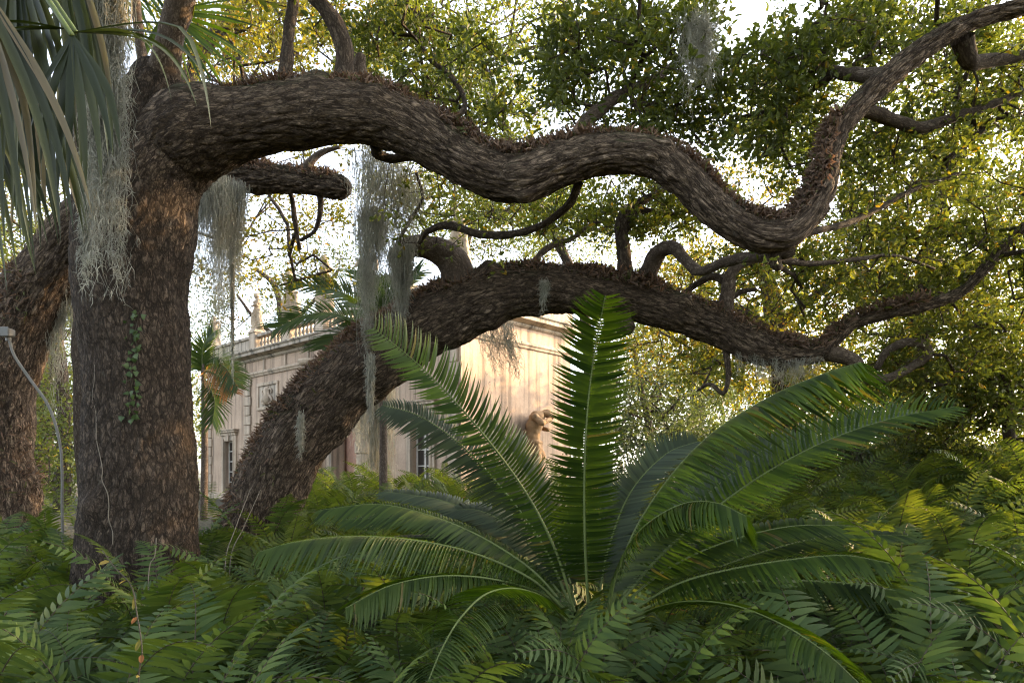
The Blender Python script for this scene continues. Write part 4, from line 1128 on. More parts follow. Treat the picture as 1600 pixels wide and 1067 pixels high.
# ------------------------------------------------------------------ pinnate fronds: cycad, feather palms, ferns
def frond_arrays(c, up, pairs, length, width, a0, a1, lift, droop, curl, segs=5, start=0.12, twist=0.5, lenfn=None, seed=0, grav=0.0, jit=0.05, wprof=None, shorten=(1.0, 1.0)):
    """leaflets in two rows along the curve c (n x 3); up (n x 3) is the frond's upper face"""
    r = np.random.default_rng(seed)
    n = len(c)
    T = norm(np.gradient(c, axis=0))
    up = norm(up - T * (up * T).sum(1, keepdims=True))
    side = np.cross(T, up)
    t = np.linspace(start, 0.995, pairs)
    f = t * (n - 1)
    at = lambda A: np.stack([np.interp(f, np.arange(n), A[:, k]) for k in range(3)], 1)
    out = []
    u = (t - start) / (1 - start)
    prof = lenfn(u) if lenfn else np.interp(u, [0, 0.05, 0.22, 0.75, 0.93, 1], [0.42, 0.75, 0.97, 1.0, 0.82, 0.36])
    if wprof is None: wprof = np.interp(np.linspace(0, 1, segs + 1), [0, 0.12, 0.4, 0.75, 1], [0.55, 1.0, 0.95, 0.6, 0.04])
    q = np.linspace(0, 1, segs + 1)
    for k, sgn in enumerate((1, -1)):
        p, tt, uu, ss = at(c), norm(at(T)), norm(at(up)), norm(at(side)) * sgn
        ang = (a0 + (a1 - a0) * u + r.normal(0, jit, pairs))[:, None]
        d0 = ss * np.cos(ang) + tt * np.sin(ang) + uu * lift
        d0 = norm(d0)
        L = (length * prof * shorten[k] * (1 + r.normal(0, jit, pairs)))[:, None, None]
        wv = norm(tt - d0 * (tt * d0).sum(1, keepdims=True))
        nn = np.cross(d0, wv) * sgn
        nn = np.where((nn * uu).sum(1, keepdims=True) < 0, -nn, nn)
        wv = norm(wv * math.cos(twist) + nn * math.sin(twist))
        mid = p[:, None] + L * (d0[:, None] * q[None, :, None] + (tt[:, None] * curl - nn[:, None] * droop) * (q ** 2)[None, :, None])
        mid = mid + np.array((0, 0, -1.0)) * grav * L * (q ** 2)[None, :, None]
        hw = 0.5 * width * (0.45 + 0.55 * prof)[:, None, None] * wprof[None, :, None]
        out.append((mid - wv[:, None] * hw, mid + wv[:, None] * hw))
    return out


def strips(pairs_lr):
    V, Fc, n0 = [], [], 0
    for lft, rgt in pairs_lr:
        k, s = lft.shape[:2]
        v = np.stack([lft, rgt], 2).reshape(-1, 3)
        i = (np.arange(k)[:, None] * (2 * s) + np.arange(s - 1)[None] * 2).ravel() + n0
        Fc.append(np.stack([i, i + 1, i + 3, i + 2], 1)); V.append(v); n0 += len(v)
    return np.vstack(V), np.vstack(Fc)


def stalk_arrays(c, r0, r1, ns=6):
    ctrl = np.concatenate([c, np.linspace(r0, r1, len(c))[:, None]], 1)
    v, n, b, f, r = tube_arrays(ctrl, max(10, len(c)), ns)
    return v, f


CY = P(928, 960, 4.1)
cy_o = np.array((CY[0], CY[1], float(ground_z(CY[0], CY[1]))))
cycad = thing('cycad', 'great cycad with long arching comb-like fronds in the middle of the ferns', 'plant', cy_o)
# squat scaly stem
v, n, b, f, r = tube_arrays(np.array([(0, 0, -0.1, 0.15), (0, 0, 0.25, 0.16), (0.0, 0, 0.5, 0.14), (0, 0, CY[2] - cy_o[2] - 0.16, 0.08)]), 60, 48)
f1, f2 = worley(b / np.array((0.05, 0.05, 0.04)), 3)
v = v + n * (0.03 * (1 - f1))[:, None]
me = np_mesh('stem', v, f); attr(me, 'bark', b); link('stem', me, M['bark_small'], cycad)

LEAFLETS = [0]


def cycad_frond(ctrl, upv, mat='cycad', L=0.21, W=0.0215, pairs=88, lift=0.35, droop=0.10, curl=0.22, a0=0.05, a1=0.45, split=False, seed=0, grav=0.05, twist=0.6, label=None, shorten=(1, 1), start=0.10):
    pts = np.array([P(*k) for k in ctrl]) - cy_o
    c = catmull(pts, 60)[0]
    upv = np.asarray(upv, float)
    up = np.repeat(upv[None], 60, 0) if upv.ndim == 1 else np.stack([np.interp(np.linspace(0, 1, 60), np.linspace(0, 1, len(upv)), upv[:, k]) for k in range(3)], 1)
    lr = frond_arrays(c, up, pairs, L, W, a0, a1, lift, droop, curl, 6, start, twist, seed=seed, grav=grav, shorten=shorten)
    sv, sf = stalk_arrays(c, 0.011, 0.003)
    if not split:
        v, f = strips(lr)
        fr = link('frond', np_mesh('frond', v, f, True), M[mat], cycad)
        link('stalk', np_mesh('stalk', sv, sf), M['rachis'], fr)
    else:
        fr = link('frond', np_mesh('frond', sv, sf), M['rachis'], cycad)
        for lft, rgt in lr:
            for k in range(len(lft)):
                v, f = strips([(lft[k:k + 1], rgt[k:k + 1])])
                link('leaflet', np_mesh('leaflet', v, f, True), M[mat], fr); LEAFLETS[0] += 1
    if label: fr['label'] = label
    return fr


D = 4.1
# upright middle frond facing the camera
cycad_frond([(920, 955, D), (914, 850, 4.08), (913, 740, 4.06), (918, 640, 4.03), (929, 550, 3.98), (946, 462, 3.85)], [(0.05, -1, 0.25), (0.05, -1, 0.3), (0.1, -1, 0.9)], L=0.225, W=0.027, pairs=100, lift=0.2, a0=-0.12, a1=0.28, split=True, seed=1, label='upright middle frond with curved saw-like leaflets')
# long frond up to the left
cycad_frond([(898, 955, D), (868, 860, 4.1), (822, 770, 4.1), (750, 672, 4.05), (665, 580, 4.0), (583, 512, 3.9)], [(0.0, -1, 0.35), (0.0, -1, 0.4), (-0.1, -0.9, 0.5)], L=0.22, lift=0.3, split=True, seed=2, shorten=(1.0, 0.75), label='long dark frond leaning over the pavilion window')
# big arching frond on the right whose underside glows
cycad_frond([(955, 950, D), (985, 845, 4.05), (1040, 755, 4.0), (1110, 680, 3.9), (1200, 622, 3.75), (1280, 587, 3.6), (1345, 566, 3.45)], [(-0.5, 0.35, 0.8), (-0.45, 0.3, 0.95), (-0.2, 0.25, 1.0)], L=0.36, lift=-0.25, droop=0.22, split=False, seed=3, grav=0.30, shorten=(1, 1), label='broad arching frond with sunlit green underside')
# glossy frond lower right, upper face towards the camera
cycad_frond([(962, 950, D), (1030, 870, 4.1), (1110, 800, 4.1), (1200, 737, 4.05), (1290, 690, 4.0), (1390, 655, 3.9), (1490, 636, 3.8)], [(-0.35, -0.75, 0.75), (-0.3, -0.75, 0.85), (-0.2, -0.5, 1.0)], L=0.25, lift=0.35, split=False, seed=4, grav=0.12, label='glossy outer frond with pale central rib')
cycad_frond([(962, 945, 4.2), (1040, 850, 4.3), (1130, 770, 4.4), (1230, 705, 4.5), (1330, 665, 4.6), (1420, 640, 4.7)], [(-0.3, -0.6, 0.8), (-0.3, -0.6, 0.9)], 'cycad_grey', L=0.20, lift=0.3, seed=5)
cycad_frond([(962, 945, 4.2), (1050, 830, 4.3), (1120, 760, 4.35), (1190, 705, 4.4), (1250, 685, 4.45)], [(-0.4, -0.7, 0.6), (-0.3, -0.6, 0.9)], 'cycad_grey', L=0.19, lift=0.3, seed=6)
# short frond in front of it, glowing
cycad_frond([(950, 955, 4.0), (965, 890, 3.9), (1000, 830, 3.8), (1060, 790, 3.65), (1115, 785, 3.5), (1165, 806, 3.4)], [(-0.6, 0.2, 0.7), (-0.3, 0.2, 1.0), (0.2, 0.1, 1.0)], L=0.28, lift=-0.2, droop=0.2, seed=7, grav=0.25)
# low fronds right
cycad_frond([(985, 955, 4.0), (1060, 912, 3.9), (1150, 888, 3.8), (1240, 874, 3.7), (1320, 868, 3.6), (1390, 880, 3.5)], [(-0.2, -0.3, 1), (0.0, -0.3, 1.0)], L=0.19, lift=0.1, seed=8, grav=0.4)
cycad_frond([(985, 965, 4.0), (1060, 942, 3.7), (1140, 945, 3.4), (1220, 975, 3.1), (1290, 1020, 2.9), (1350, 1075, 2.75)], [(-0.1, -0.1, 1), (0.2, -0.1, 1.0)], L=0.20, lift=0.1, seed=9, grav=0.3)
cycad_frond([(985, 960, 4.1), (1090, 920, 4.1), (1200, 908, 4.1), (1330, 912, 4.0), (1460, 935, 3.9), (1600, 968, 3.8), (1680, 990, 3.7)], [(-0.1, -0.2, 1), (0.1, -0.2, 1.0)], L=0.20, lift=0.05, seed=10, grav=0.55)
cycad_frond([(975, 955, 4.25), (1090, 900, 4.5), (1200, 860, 4.7), (1300, 838, 4.9), (1420, 836, 5.1)], [(-0.2, -0.3, 1), (0.0, -0.3, 1.0)], L=0.20, lift=0.2, seed=11, grav=0.2)
# low fronds left
cycad_frond([(880, 950, 4.05), (830, 905, 4.0), (750, 868, 3.95), (660, 846, 3.9), (560, 838, 3.85), (470, 845, 3.8), (405, 862, 3.75)], [(0.2, -0.25, 1), (0, -0.25, 1.0), (-0.2, -0.2, 1)], L=0.19, lift=0.0, seed=12, grav=0.75, twist=0.9, label='low frond whose leaflets hang like a comb')
cycad_frond([(885, 950, 4.15), (830, 890, 4.2), (750, 838, 4.25), (670, 805, 4.3), (590, 788, 4.35), (500, 797, 4.4)], [(0.25, -0.4, 1), (0, -0.3, 1.0)], L=0.19, lift=0.1, seed=13, grav=0.35)
cycad_frond([(885, 950, 4.3), (820, 880, 4.5), (740, 835, 4.7), (640, 810, 4.9), (540, 812, 5.1)], [(0.25, -0.3, 1), (0, -0.3, 1.0)], L=0.19, lift=0.15, seed=14, grav=0.3)
cycad_frond([(890, 945, 4.3), (830, 870, 4.6), (760, 815, 4.9), (690, 782, 5.1), (600, 768, 5.3)], [(0.3, -0.5, 0.9), (0.1, -0.4, 1.0)], 'cycad_grey', L=0.20, lift=0.2, seed=15, grav=0.2)
cycad_frond([(895, 945, 4.25), (850, 880, 4.5), (800, 825, 4.7), (745, 797, 4.9), (690, 800, 5.0)], [(0.3, -0.6, 0.8), (0.1, -0.5, 1.0)], 'cycad_grey', L=0.19, lift=0.2, seed=16, grav=0.2)
# fronds behind, greyish
cycad_frond([(900, 945, 4.3), (872, 850, 4.5), (835, 765, 4.65), (795, 700, 4.75), (757, 655, 4.8)], [(0.5, -0.8, 0.4), (0.4, -0.7, 0.7)], 'cycad_grey', L=0.21, lift=0.3, seed=17)
cycad_frond([(893, 950, 4.2), (850, 855, 4.3), (790, 770, 4.35), (720, 695, 4.4), (655, 650, 4.45), (598, 633, 4.5)], [(-0.1, -0.8, 0.5), (-0.2, -0.7, 0.6)], 'cycad_grey', L=0.17, lift=0.05, seed=18, grav=0.25)
cycad_frond([(935, 945, 4.3), (950, 860, 4.5), (985, 770, 4.7), (1040, 710, 4.8), (1090, 690, 4.9)], [(-0.5, -0.8, 0.4), (-0.4, -0.7, 0.7)], 'cycad_grey', L=0.20, lift=0.3, seed=19)
# arching frond that comes forward and down to the left
cycad_frond([(885, 970, 4.0), (850, 935, 3.7), (805, 920, 3.4), (760, 928, 3.1), (720, 965, 2.85), (690, 1015, 2.65), (665, 1075, 2.5)], [(0.2, -0.2, 1), (0, -0.5, 1.0), (-0.4, -0.8, 0.6)], L=0.18, lift=0.05, seed=20, grav=0.25, label='frond arching forward and down over the ferns')

cycad_frond([(890, 955, 4.1), (840, 925, 4.0), (770, 905, 3.85), (690, 900, 3.7), (610, 915, 3.55), (540, 950, 3.4)], [(0.2, -0.2, 1), (0, -0.2, 1.0)], L=0.19, lift=0.05, seed=31, grav=0.45)
cycad_frond([(895, 955, 4.15), (850, 900, 4.3), (780, 862, 4.5), (700, 842, 4.7), (610, 840, 4.9)], [(0.2, -0.3, 1), (0, -0.3, 1.0)], L=0.19, lift=0.15, seed=32, grav=0.3)
cycad_frond([(965, 950, 4.2), (1050, 885, 4.3), (1140, 845, 4.4), (1240, 822, 4.5), (1340, 822, 4.6)], [(-0.2, -0.4, 1), (0, -0.4, 1.0)], L=0.20, lift=0.2, seed=34, grav=0.25)
cycad_frond([(945, 950, 4.25), (975, 880, 4.4), (1030, 810, 4.55), (1100, 762, 4.7), (1180, 745, 4.85)], [(-0.4, -0.6, 0.8), (-0.2, -0.5, 1)], 'cycad_grey', L=0.20, lift=0.25, seed=35)

# broad pale paddle leaves among the cycad
def paddle(px, py0, py1, d, w, tilt, label):
    a, b2 = P(px, py0, d), P(px + tilt, py1, d - 0.05)
    t = thing('paddle_leaf_plant', label, 'plant', (a[0], a[1], float(ground_z(a[0], a[1]))))
    o = np.array(t.location)
    V, Fc = [], []
    n = 14
    for i in range(n + 1):
        u = i / n
        c = a + (b2 - a) * u + np.array((0, 0.05 * u * u, 0))
        hw = w * np.interp(u, [0, .3, .6, .85, 1], [.08, .35, 1, .85, .02])
        V += [c + np.array((-hw, -0.02, 0)) - o, c + np.array((0, 0.025, 0)) - o, c + np.array((hw, -0.02, 0)) - o]
    for i in range(n):
        for k in (0, 1): Fc.append((i * 3 + k, i * 3 + k + 1, i * 3 + k + 4, i * 3 + k + 3))
    link('leaf', np_mesh('leaf', np.array(V), np.array(Fc)), M['cycad_grey'], t)
    stem = np.array([(0, 0, 0), tuple((a - o) * np.array((.5, .5, .5))), tuple(a - o)])
    sv, sf = stalk_arrays(catmull(stem, 10)[0], 0.012, 0.006); link('leaf_stalk', np_mesh('leaf_stalk', sv, sf), M['rachis'], t)


paddle(940, 830, 692, 4.6, 0.055, 8, 'pale upright paddle leaf just beside the upright frond')


def feather_palm(label, base, d, fronds, L, wd=0.036):
    b0 = P(*base, d)
    z0 = float(ground_z(b0[0], b0[1]))
    t = thing('feather_palm', label, 'palm', (b0[0], b0[1], z0))
    o = np.array(t.location)
    c = np.array([(0, 0, -0.1, 0.07), (0.02, 0, (b0[2] - z0) * 0.5, 0.06), (0, 0, b0[2] - z0, 0.045), (0, 0, b0[2] - z0 + 0.25, 0.03)])
    branch_obj('trunk', c, M['bark_pale'], t, 0.1, 10, 0.05, 4)
    for i, (pts, m) in enumerate(fronds):
        p = np.array([P(x, y, d + dd) for (x, y, dd) in [(*base, 0)] + pts]) - o
        cc = catmull(p, 40)[0]
        T = norm(np.gradient(cc, axis=0))
        up = np.repeat(np.array([[0, -1.0, 0.75]]), 40, 0)
        lr = frond_arrays(cc, up, 50, L, wd, 0.45, 1.05, 0.30, 0.08, 0.1, 5, 0.14, 0.4, seed=i + 60, grav=0.18, jit=0.08)
        v, f = strips(lr)
        fr = link('frond', np_mesh('frond', v, f), M[m], t)
        sv, sf = stalk_arrays(cc, 0.018, 0.004); link('stalk', np_mesh('stalk', sv, sf), M['rachis'], fr)


feather_palm('small feather palm standing before the balustrade, beyond the leaning trunk', (597, 545), 10.5,
             [([(585, 500, 0), (550, 465, -.1), (500, 447, -.2), (452, 442, -.3)], 'palm'), ([(575, 515, -.2), (530, 492, -.4), (480, 492, -.6), (432, 513, -.8)], 'palm'),
              ([(592, 490, .1), (580, 450, .2), (560, 425, .3)], 'palm'), ([(600, 490, 0), (620, 450, 0), (655, 425, 0)], 'palm'), ([(605, 505, .3), (650, 480, .5), (700, 485, .7)], 'palm'),
              ([(575, 525, -.3), (540, 520, -.6), (505, 545, -.9)], 'palm'), ([(596, 490, .5), (598, 450, 1.), (606, 430, 1.4)], 'palm'), ([(590, 505, -.4), (570, 480, -.8), (555, 475, -1.2)], 'palm')], 0.42)
feather_palm('feather palm half hidden behind the big trunk, near the pavilion end', (318, 590), 13.0,
             [([(325, 565, 0), (345, 560, -.1), (372, 592, -.3)], 'palm'), ([(322, 570, 0), (350, 572, -.3), (372, 606, -.6)], 'palm'), ([(316, 565, 0), (318, 540, 0), (332, 520, 0)], 'palm'),
              ([(310, 570, .2), (290, 555, .4), (265, 580, .6)], 'palm'), ([(325, 600, -.2), (335, 625, -.3), (332, 660, -.4)], 'palm'), ([(322, 580, -.2), (345, 590, -.4), (362, 612, -.6)], 'fern_dry')], 0.40, 0.026)


# ------------------------------------------------------------------ fan palm hanging in from the upper left
def fan_frond(hub, axis, nrm, root, nseg, length, width, droop, seed, spread=2.6, droop_at=0.25):
    r = np.random.default_rng(seed)
    axis = norm(np.asarray(axis, float)[None])[0]; nrm = np.asarray(nrm, float)
    nrm = norm((nrm - axis * (nrm @ axis))[None])[0]
    sd = np.cross(axis, nrm)
    V, Fc, n0 = [], [], 0
    segs = 12
    q = np.linspace(0, 1, segs + 1)
    fr = None
    meshes = []
    for i in range(nseg):
        a = (i / (nseg - 1) - 0.5) * spread
        d = axis * math.cos(a) + sd * math.sin(a) + nrm * r.normal(0, 0.05)
        L = length * (1 - 0.18 * abs(a) / (spread / 2)) * r.uniform(0.85, 1.1)
        k = droop * r.uniform(0.75, 1.35)
        pos = hub.astype(float).copy(); dir_ = norm(d[None])[0]
        mids, dirs = [], []
        for s in range(segs + 1):
            mids.append(pos.copy()); dirs.append(dir_.copy())
            u = s / segs
            g = k * smooth(droop_at * 0.4, droop_at + 0.35, u) * 3.2 / segs
            if 0.42 < u < 0.62 and (i * 7 + seed) % 5 == 0: g *= 3.0      # some segments are snapped
            dir_ = dir_ + np.array((0, 0, -1.0)) * g
            dir_ = dir_ / np.linalg.norm(dir_)
            pos = pos + dir_ * L / segs
        mids = np.array(mids); dirs = np.array(dirs)
        w0 = norm((sd * math.cos(a) - axis * math.sin(a))[None])[0]
        wv = w0[None] - dirs * (dirs @ w0)[:, None]
        wv = norm(wv); nn = np.cross(dirs, wv)
        tw = r.normal(0, 0.5) * q[:, None]
        wv = wv * np.cos(tw) + nn * np.sin(tw); nn = np.cross(dirs, wv)
        hw = width * 0.5 * np.interp(q, [0, .06, .3, .6, .85, 1], [0.25, 0.55, 1.0, 0.85, 0.45, 0.03])[:, None] * r.uniform(0.85, 1.15)
        v = np.stack([mids - wv * hw, mids + nn * hw * 0.35, mids + wv * hw], 1).reshape(-1, 3)
        b = np.arange(segs)[:, None] * 3
        f = np.concatenate([b + np.array([[0, 1, 4, 3]]), b + np.array([[1, 2, 5, 4]])], 0)
        meshes.append((v, f))
    return meshes


fp_base = P(-330, 745, 3.1)
fpalm = thing('fan_palm', 'fan palm whose ragged grey-green blades hang in at the top corner', 'palm', (fp_base[0], fp_base[1], 0))
fo = np.array(fpalm.location)
crown_c = P(-240, -260, 2.9) - fo
branch_obj('trunk', np.array([(0, 0, -0.1, 0.17), (0.0, 0, 1.5, 0.16), (crown_c[0] * .6, crown_c[1] * .6, 3.2, 0.15), (*crown_c, 0.16)]), M['bark_small'], fpalm, 0.06, 20, 0.1, 6)
for i, (hx, hy, d, ax, nr, ns, L, W, dr, sp) in enumerate([
        (112, 55, 2.45, (0.12, -0.1, -0.95), (0.2, -1, 0.3), 8, 0.60, 0.029, 0.7, 1.0),
        (118, 50, 2.50, (0.75, 0.0, 0.05), (0.1, -0.5, 0.9), 5, 0.72, 0.032, 1.0, 0.6),
        (105, 45, 2.52, (-0.9, 0.0, 0.1), (0.1, -0.4, 0.9), 4, 0.45, 0.029, 0.5, 0.4),
        (20, -90, 2.6, (0.05, 0.0, -0.95), (0.0, -1, 0.3), 15, 1.05, 0.029, 0.6, 0.8),
        (-40, -40, 2.3, (0.12, 0, -0.95), (0.3, -1, 0.4), 14, 0.98, 0.029, 0.6, 0.9),
        (75, -130, 2.9, (0.05, -0.1, -0.9), (0.2, -0.8, 0.8), 14, 1.10, 0.029, 0.6, 0.7),
        (-60, 120, 2.7, (0.25, 0, -1.0), (0.3, -1, 0.2), 14, 0.86, 0.029, 0.5, 0.9),
        (45, 90, 3.0, (-0.02, 0.2, -1.0), (0.1, -1, 0.2), 14, 0.84, 0.029, 0.6, 0.8),
        (120, -60, 3.1, (0.0, 0.2, -1.0), (0.1, -1, 0.2), 11, 0.95, 0.029, 0.6, 0.5),
        (-20, 10, 3.3, (0.1, 0.2, -1.0), (0.1, -1, 0.2), 16, 1.15, 0.029, 0.5, 0.9)]):
    hub = P(hx, hy, d) - fo
    fr_c = catmull(np.array([crown_c, (crown_c + hub) / 2 + np.array((0, 0, 0.25)), hub]), 16)[0]
    sv, sf = stalk_arrays(fr_c, 0.02, 0.009, 6)
    fr = link('frond', np_mesh('frond', sv, sf), M['rachis'], fpalm)
    for v, f in fan_frond(hub, ax, nr, fpalm, ns, L, W, dr, 30 + i, sp):
        link('blade', np_mesh('blade', v, f), M['fan'], fr)
# a second, stiffer fan palm behind the big oak
b0 = P(150, 745, 9.0)
fp2 = thing('fan_palm', 'dark stiff fan palm fronds behind the forked stems of the big oak', 'palm', (b0[0], b0[1], float(ground_z(b0[0], b0[1]))))
fo2 = np.array(fp2.location)
cc2 = P(140, -120, 8.0) - fo2
branch_obj('trunk', np.array([(0, 0, -0.1, 0.16), (0.05, -.3, 3.0, 0.15), (*cc2, 0.15)]), M['bark_small'], fp2, 0.1, 14, 0.1, 7)
for i, (hx, hy, ax, nr) in enumerate([(190, -60, (0.5, -0.1, -0.55), (-0.2, -1, 0.4)), (230, -90, (0.8, 0, -0.3), (0, -1, 0.5)), (150, -40, (0.2, -0.2, -0.9), (0, -1, 0.2)), (260, 20, (0.6, 0.0, -0.6), (-.2, -.9, .5))]):
    hub = P(hx, hy, 7.9) - fo2
    fr_c = catmull(np.array([cc2, (cc2 + hub) / 2 + np.array((0, 0, 0.1)), hub]), 10)[0]
    sv, sf = stalk_arrays(fr_c, 0.02, 0.01, 5)
    fr = link('frond', np_mesh('frond', sv, sf), M['rachis'], fp2)
    for v, f in fan_frond(hub, ax, nr, fp2, 22, 1.2, 0.045, 0.15, 50 + i, 2.4):
        link('blade', np_mesh('blade', v, f), M['cycad'], fr)


# ------------------------------------------------------------------ hanging moss
def moss_clump(label, anchors, n, length, spread, strand=0.006, wave=0.05, seed=0, bias=0.0, taper=0.6, bits=0.5):
    """curly grey strands hung from the anchor line (px, py, depth)"""
    r = np.random.default_rng(seed)
    a = np.array([P(*k) for k in anchors])
    line = catmull(a, 40)[0] if len(a) > 1 else np.repeat(a, 40, 0)
    t = r.uniform(0, 1, n)
    top = np.stack([np.interp(t, np.linspace(0, 1, 40), line[:, k]) for k in range(3)], 1) + r.normal(size=(n, 3)) * np.array((spread, spread, spread * 0.5))
    # strands gather into tails, so the lower end is ragged
    ntail = max(2, n // 32)
    tail = r.integers(0, ntail, n)
    order = np.sort(r.uniform(0, 1, ntail))
    tail = np.clip(np.searchsorted(order, t), 0, ntail - 1)
    tl = length * r.uniform(0.0, 1.0, ntail) ** 0.7 * 0.85 + length * 0.22
    L = tl[tail] * r.uniform(0.5, 1.05, n)
    tc = np.array([top[tail == k].mean(0) if (tail == k).any() else top.mean(0) for k in range(ntail)])
    segs = 16
    q = np.linspace(0, 1, segs + 1)
    ph = r.uniform(0, 6.28, (n, 4)); fr = r.uniform(9, 26, (n, 4))
    pull = (tc[tail] - top) * taper * r.uniform(0.3, 1, (n, 1))
    pos = top[:, None] + pull[:, None] * q[None, :, None] * np.array((1, 1, 0))
    pos[..., 2] = top[:, None, 2] - L[:, None] * q[None]
    w = wave * (0.4 + 0.6 * q[None])
    s = L[:, None] * q[None]
    pos[..., 0] += w * (np.sin(s * fr[:, :1] + ph[:, :1]) * 0.6 + 0.4 * np.sin(s * fr[:, 1:2] * 2 + ph[:, 1:2])) + bias * q[None] * L[:, None]
    pos[..., 1] += w * (np.sin(s * fr[:, 2:3] + ph[:, 2:3]) * 0.6 + 0.4 * np.sin(s * fr[:, 3:4] * 2 + ph[:, 3:4]))
    ang = r.uniform(0, math.pi, (n, 1)) + q[None] * r.uniform(-4, 4, (n, 1))
    wv = np.stack([np.cos(ang), np.sin(ang), np.zeros_like(ang)], -1) * (strand * 0.5 * (1 - 0.6 * q[None, :, None]))
    v1, f1 = strips([(pos - wv, pos + wv)])
    # side curls
    m = int(n * segs * bits)
    i, j = r.integers(0, n, m), r.integers(1, segs + 1, m)
    p0 = pos[i, j]
    d = norm(r.normal(size=(m, 3)) + np.array((0, 0, -0.8)))
    l = r.uniform(0.03, 0.08, (m, 1))
    k1 = p0 + d * l * 0.5 + r.normal(size=(m, 3)) * 0.008; k2 = p0 + d * l + np.array((0, 0, -1)) * l * 0.4
    sd = norm(np.cross(d, r.normal(size=(m, 3)))) * strand * 0.42
    v2, f2 = strips([(np.stack([p0 - sd, k1 - sd, k2], 1), np.stack([p0 + sd, k1 + sd, k2 + sd * 0.2], 1))])
    v = np.vstack([v1, v2]); f = np.vstack([f1, f2 + len(v1)])
    o = a.mean(0)
    ob = link('hanging_moss', np_mesh('hanging_moss', v - o, f), M['moss'])
    ob.location = o
    return tag(ob, label, 'moss', 'curtains of grey hanging moss')


moss_clump('long thick curtain of grey moss beside the curved stub', [(562, 240, 7.5), (590, 232, 7.3), (622, 250, 7.3), (648, 275, 7.3)], 480, 2.05, 0.095, 0.005, 0.035, 1, bits=0.5)
moss_clump('second grey moss tail touching the leaning trunk below the curtain', [(566, 330, 7.5), (585, 330, 7.5), (600, 335, 7.5)], 380, 1.5, 0.06, 0.005, 0.03, 2, bits=0.5)
moss_clump('dark moss draped from the end of the curved stub', [(612, 392, 7.45), (628, 386, 7.45), (642, 384, 7.45)], 380, 0.85, 0.04, 0.006, 0.02, 3)
moss_clump('broad pale moss curtain under the broken limb beside the big trunk', [(308, 275, 7.9), (330, 272, 7.9), (352, 280, 8.0)], 620, 2.0, 0.07, 0.0055, 0.025, 4)
moss_clump('second moss curtain under the broken limb, half in the sun', [(345, 290, 8.2), (365, 285, 8.2), (378, 290, 8.2)], 380, 2.1, 0.05, 0.0055, 0.02, 5)
moss_clump('thin dark moss rope hanging against the bright sky', [(362, 300, 8.1), (364, 300, 8.1)], 90, 2.1, 0.015, 0.009, 0.014, 6, taper=0.9)
moss_clump('tangled moss hanging down behind the fan palm on the big trunk', [(140, -120, 5.4), (165, -60, 5.4), (188, -20, 5.4)], 520, 2.7, 0.06, 0.006, 0.05, 7, bits=1.3)
moss_clump('curly moss tail dangling beside the big trunk', [(133, 250, 5.5), (142, 240, 5.5)], 60, 1.5, 0.02, 0.006, 0.05, 8, taper=0.8, bits=2.5)
moss_clump('veil of pale moss hanging in the oak leaves', [(1072, 35, 5.6), (1090, 25, 5.6), (1110, 35, 5.6)], 240, 0.85, 0.06, 0.0035, 0.04, 9, bits=1.2)
moss_clump('moss hung in the gap beside the mossy oak', [(84, 455, 8.9), (105, 420, 8.9), (120, 410, 8.9)], 260, 1.6, 0.06, 0.009, 0.03, 10)
moss_clump('thin moss strand on the leaning trunk, nearest its foot', [(468, 655, 7.65), (471, 640, 7.65)], 60, 0.75, 0.02, 0.006, 0.02, 11, taper=0.9)
moss_clump('thin moss strand on the leaning trunk, above the window', [(577, 560, 7.5), (580, 552, 7.5)], 90, 0.75, 0.025, 0.007, 0.025, 12, taper=0.9)
moss_clump('grey moss tuft hanging over the middle of the leaning trunk', [(848, 440, 7.4), (852, 436, 7.4)], 50, 0.42, 0.02, 0.006, 0.02, 13)
moss_clump('moss fringe under the leaning trunk toward its far end', [(1150, 545, 7.6), (1190, 560, 7.55), (1240, 562, 7.55), (1285, 556, 7.55)], 90, 0.28, 0.03, 0.004, 0.03, 14, bits=0.8)
moss_clump('dark moss drapery hung before the sunlit side wall', [(745, 505, 9.5), (765, 500, 9.5), (800, 505, 9.5)], 150, 0.9, 0.05, 0.007, 0.04, 15, bias=0.25)
moss_clump('moss column hanging in front of the doorway', [(550, 605, 12.5), (565, 600, 12.5), (600, 595, 12.5), (615, 595, 12.5)], 420, 1.95, 0.06, 0.008, 0.03, 16)


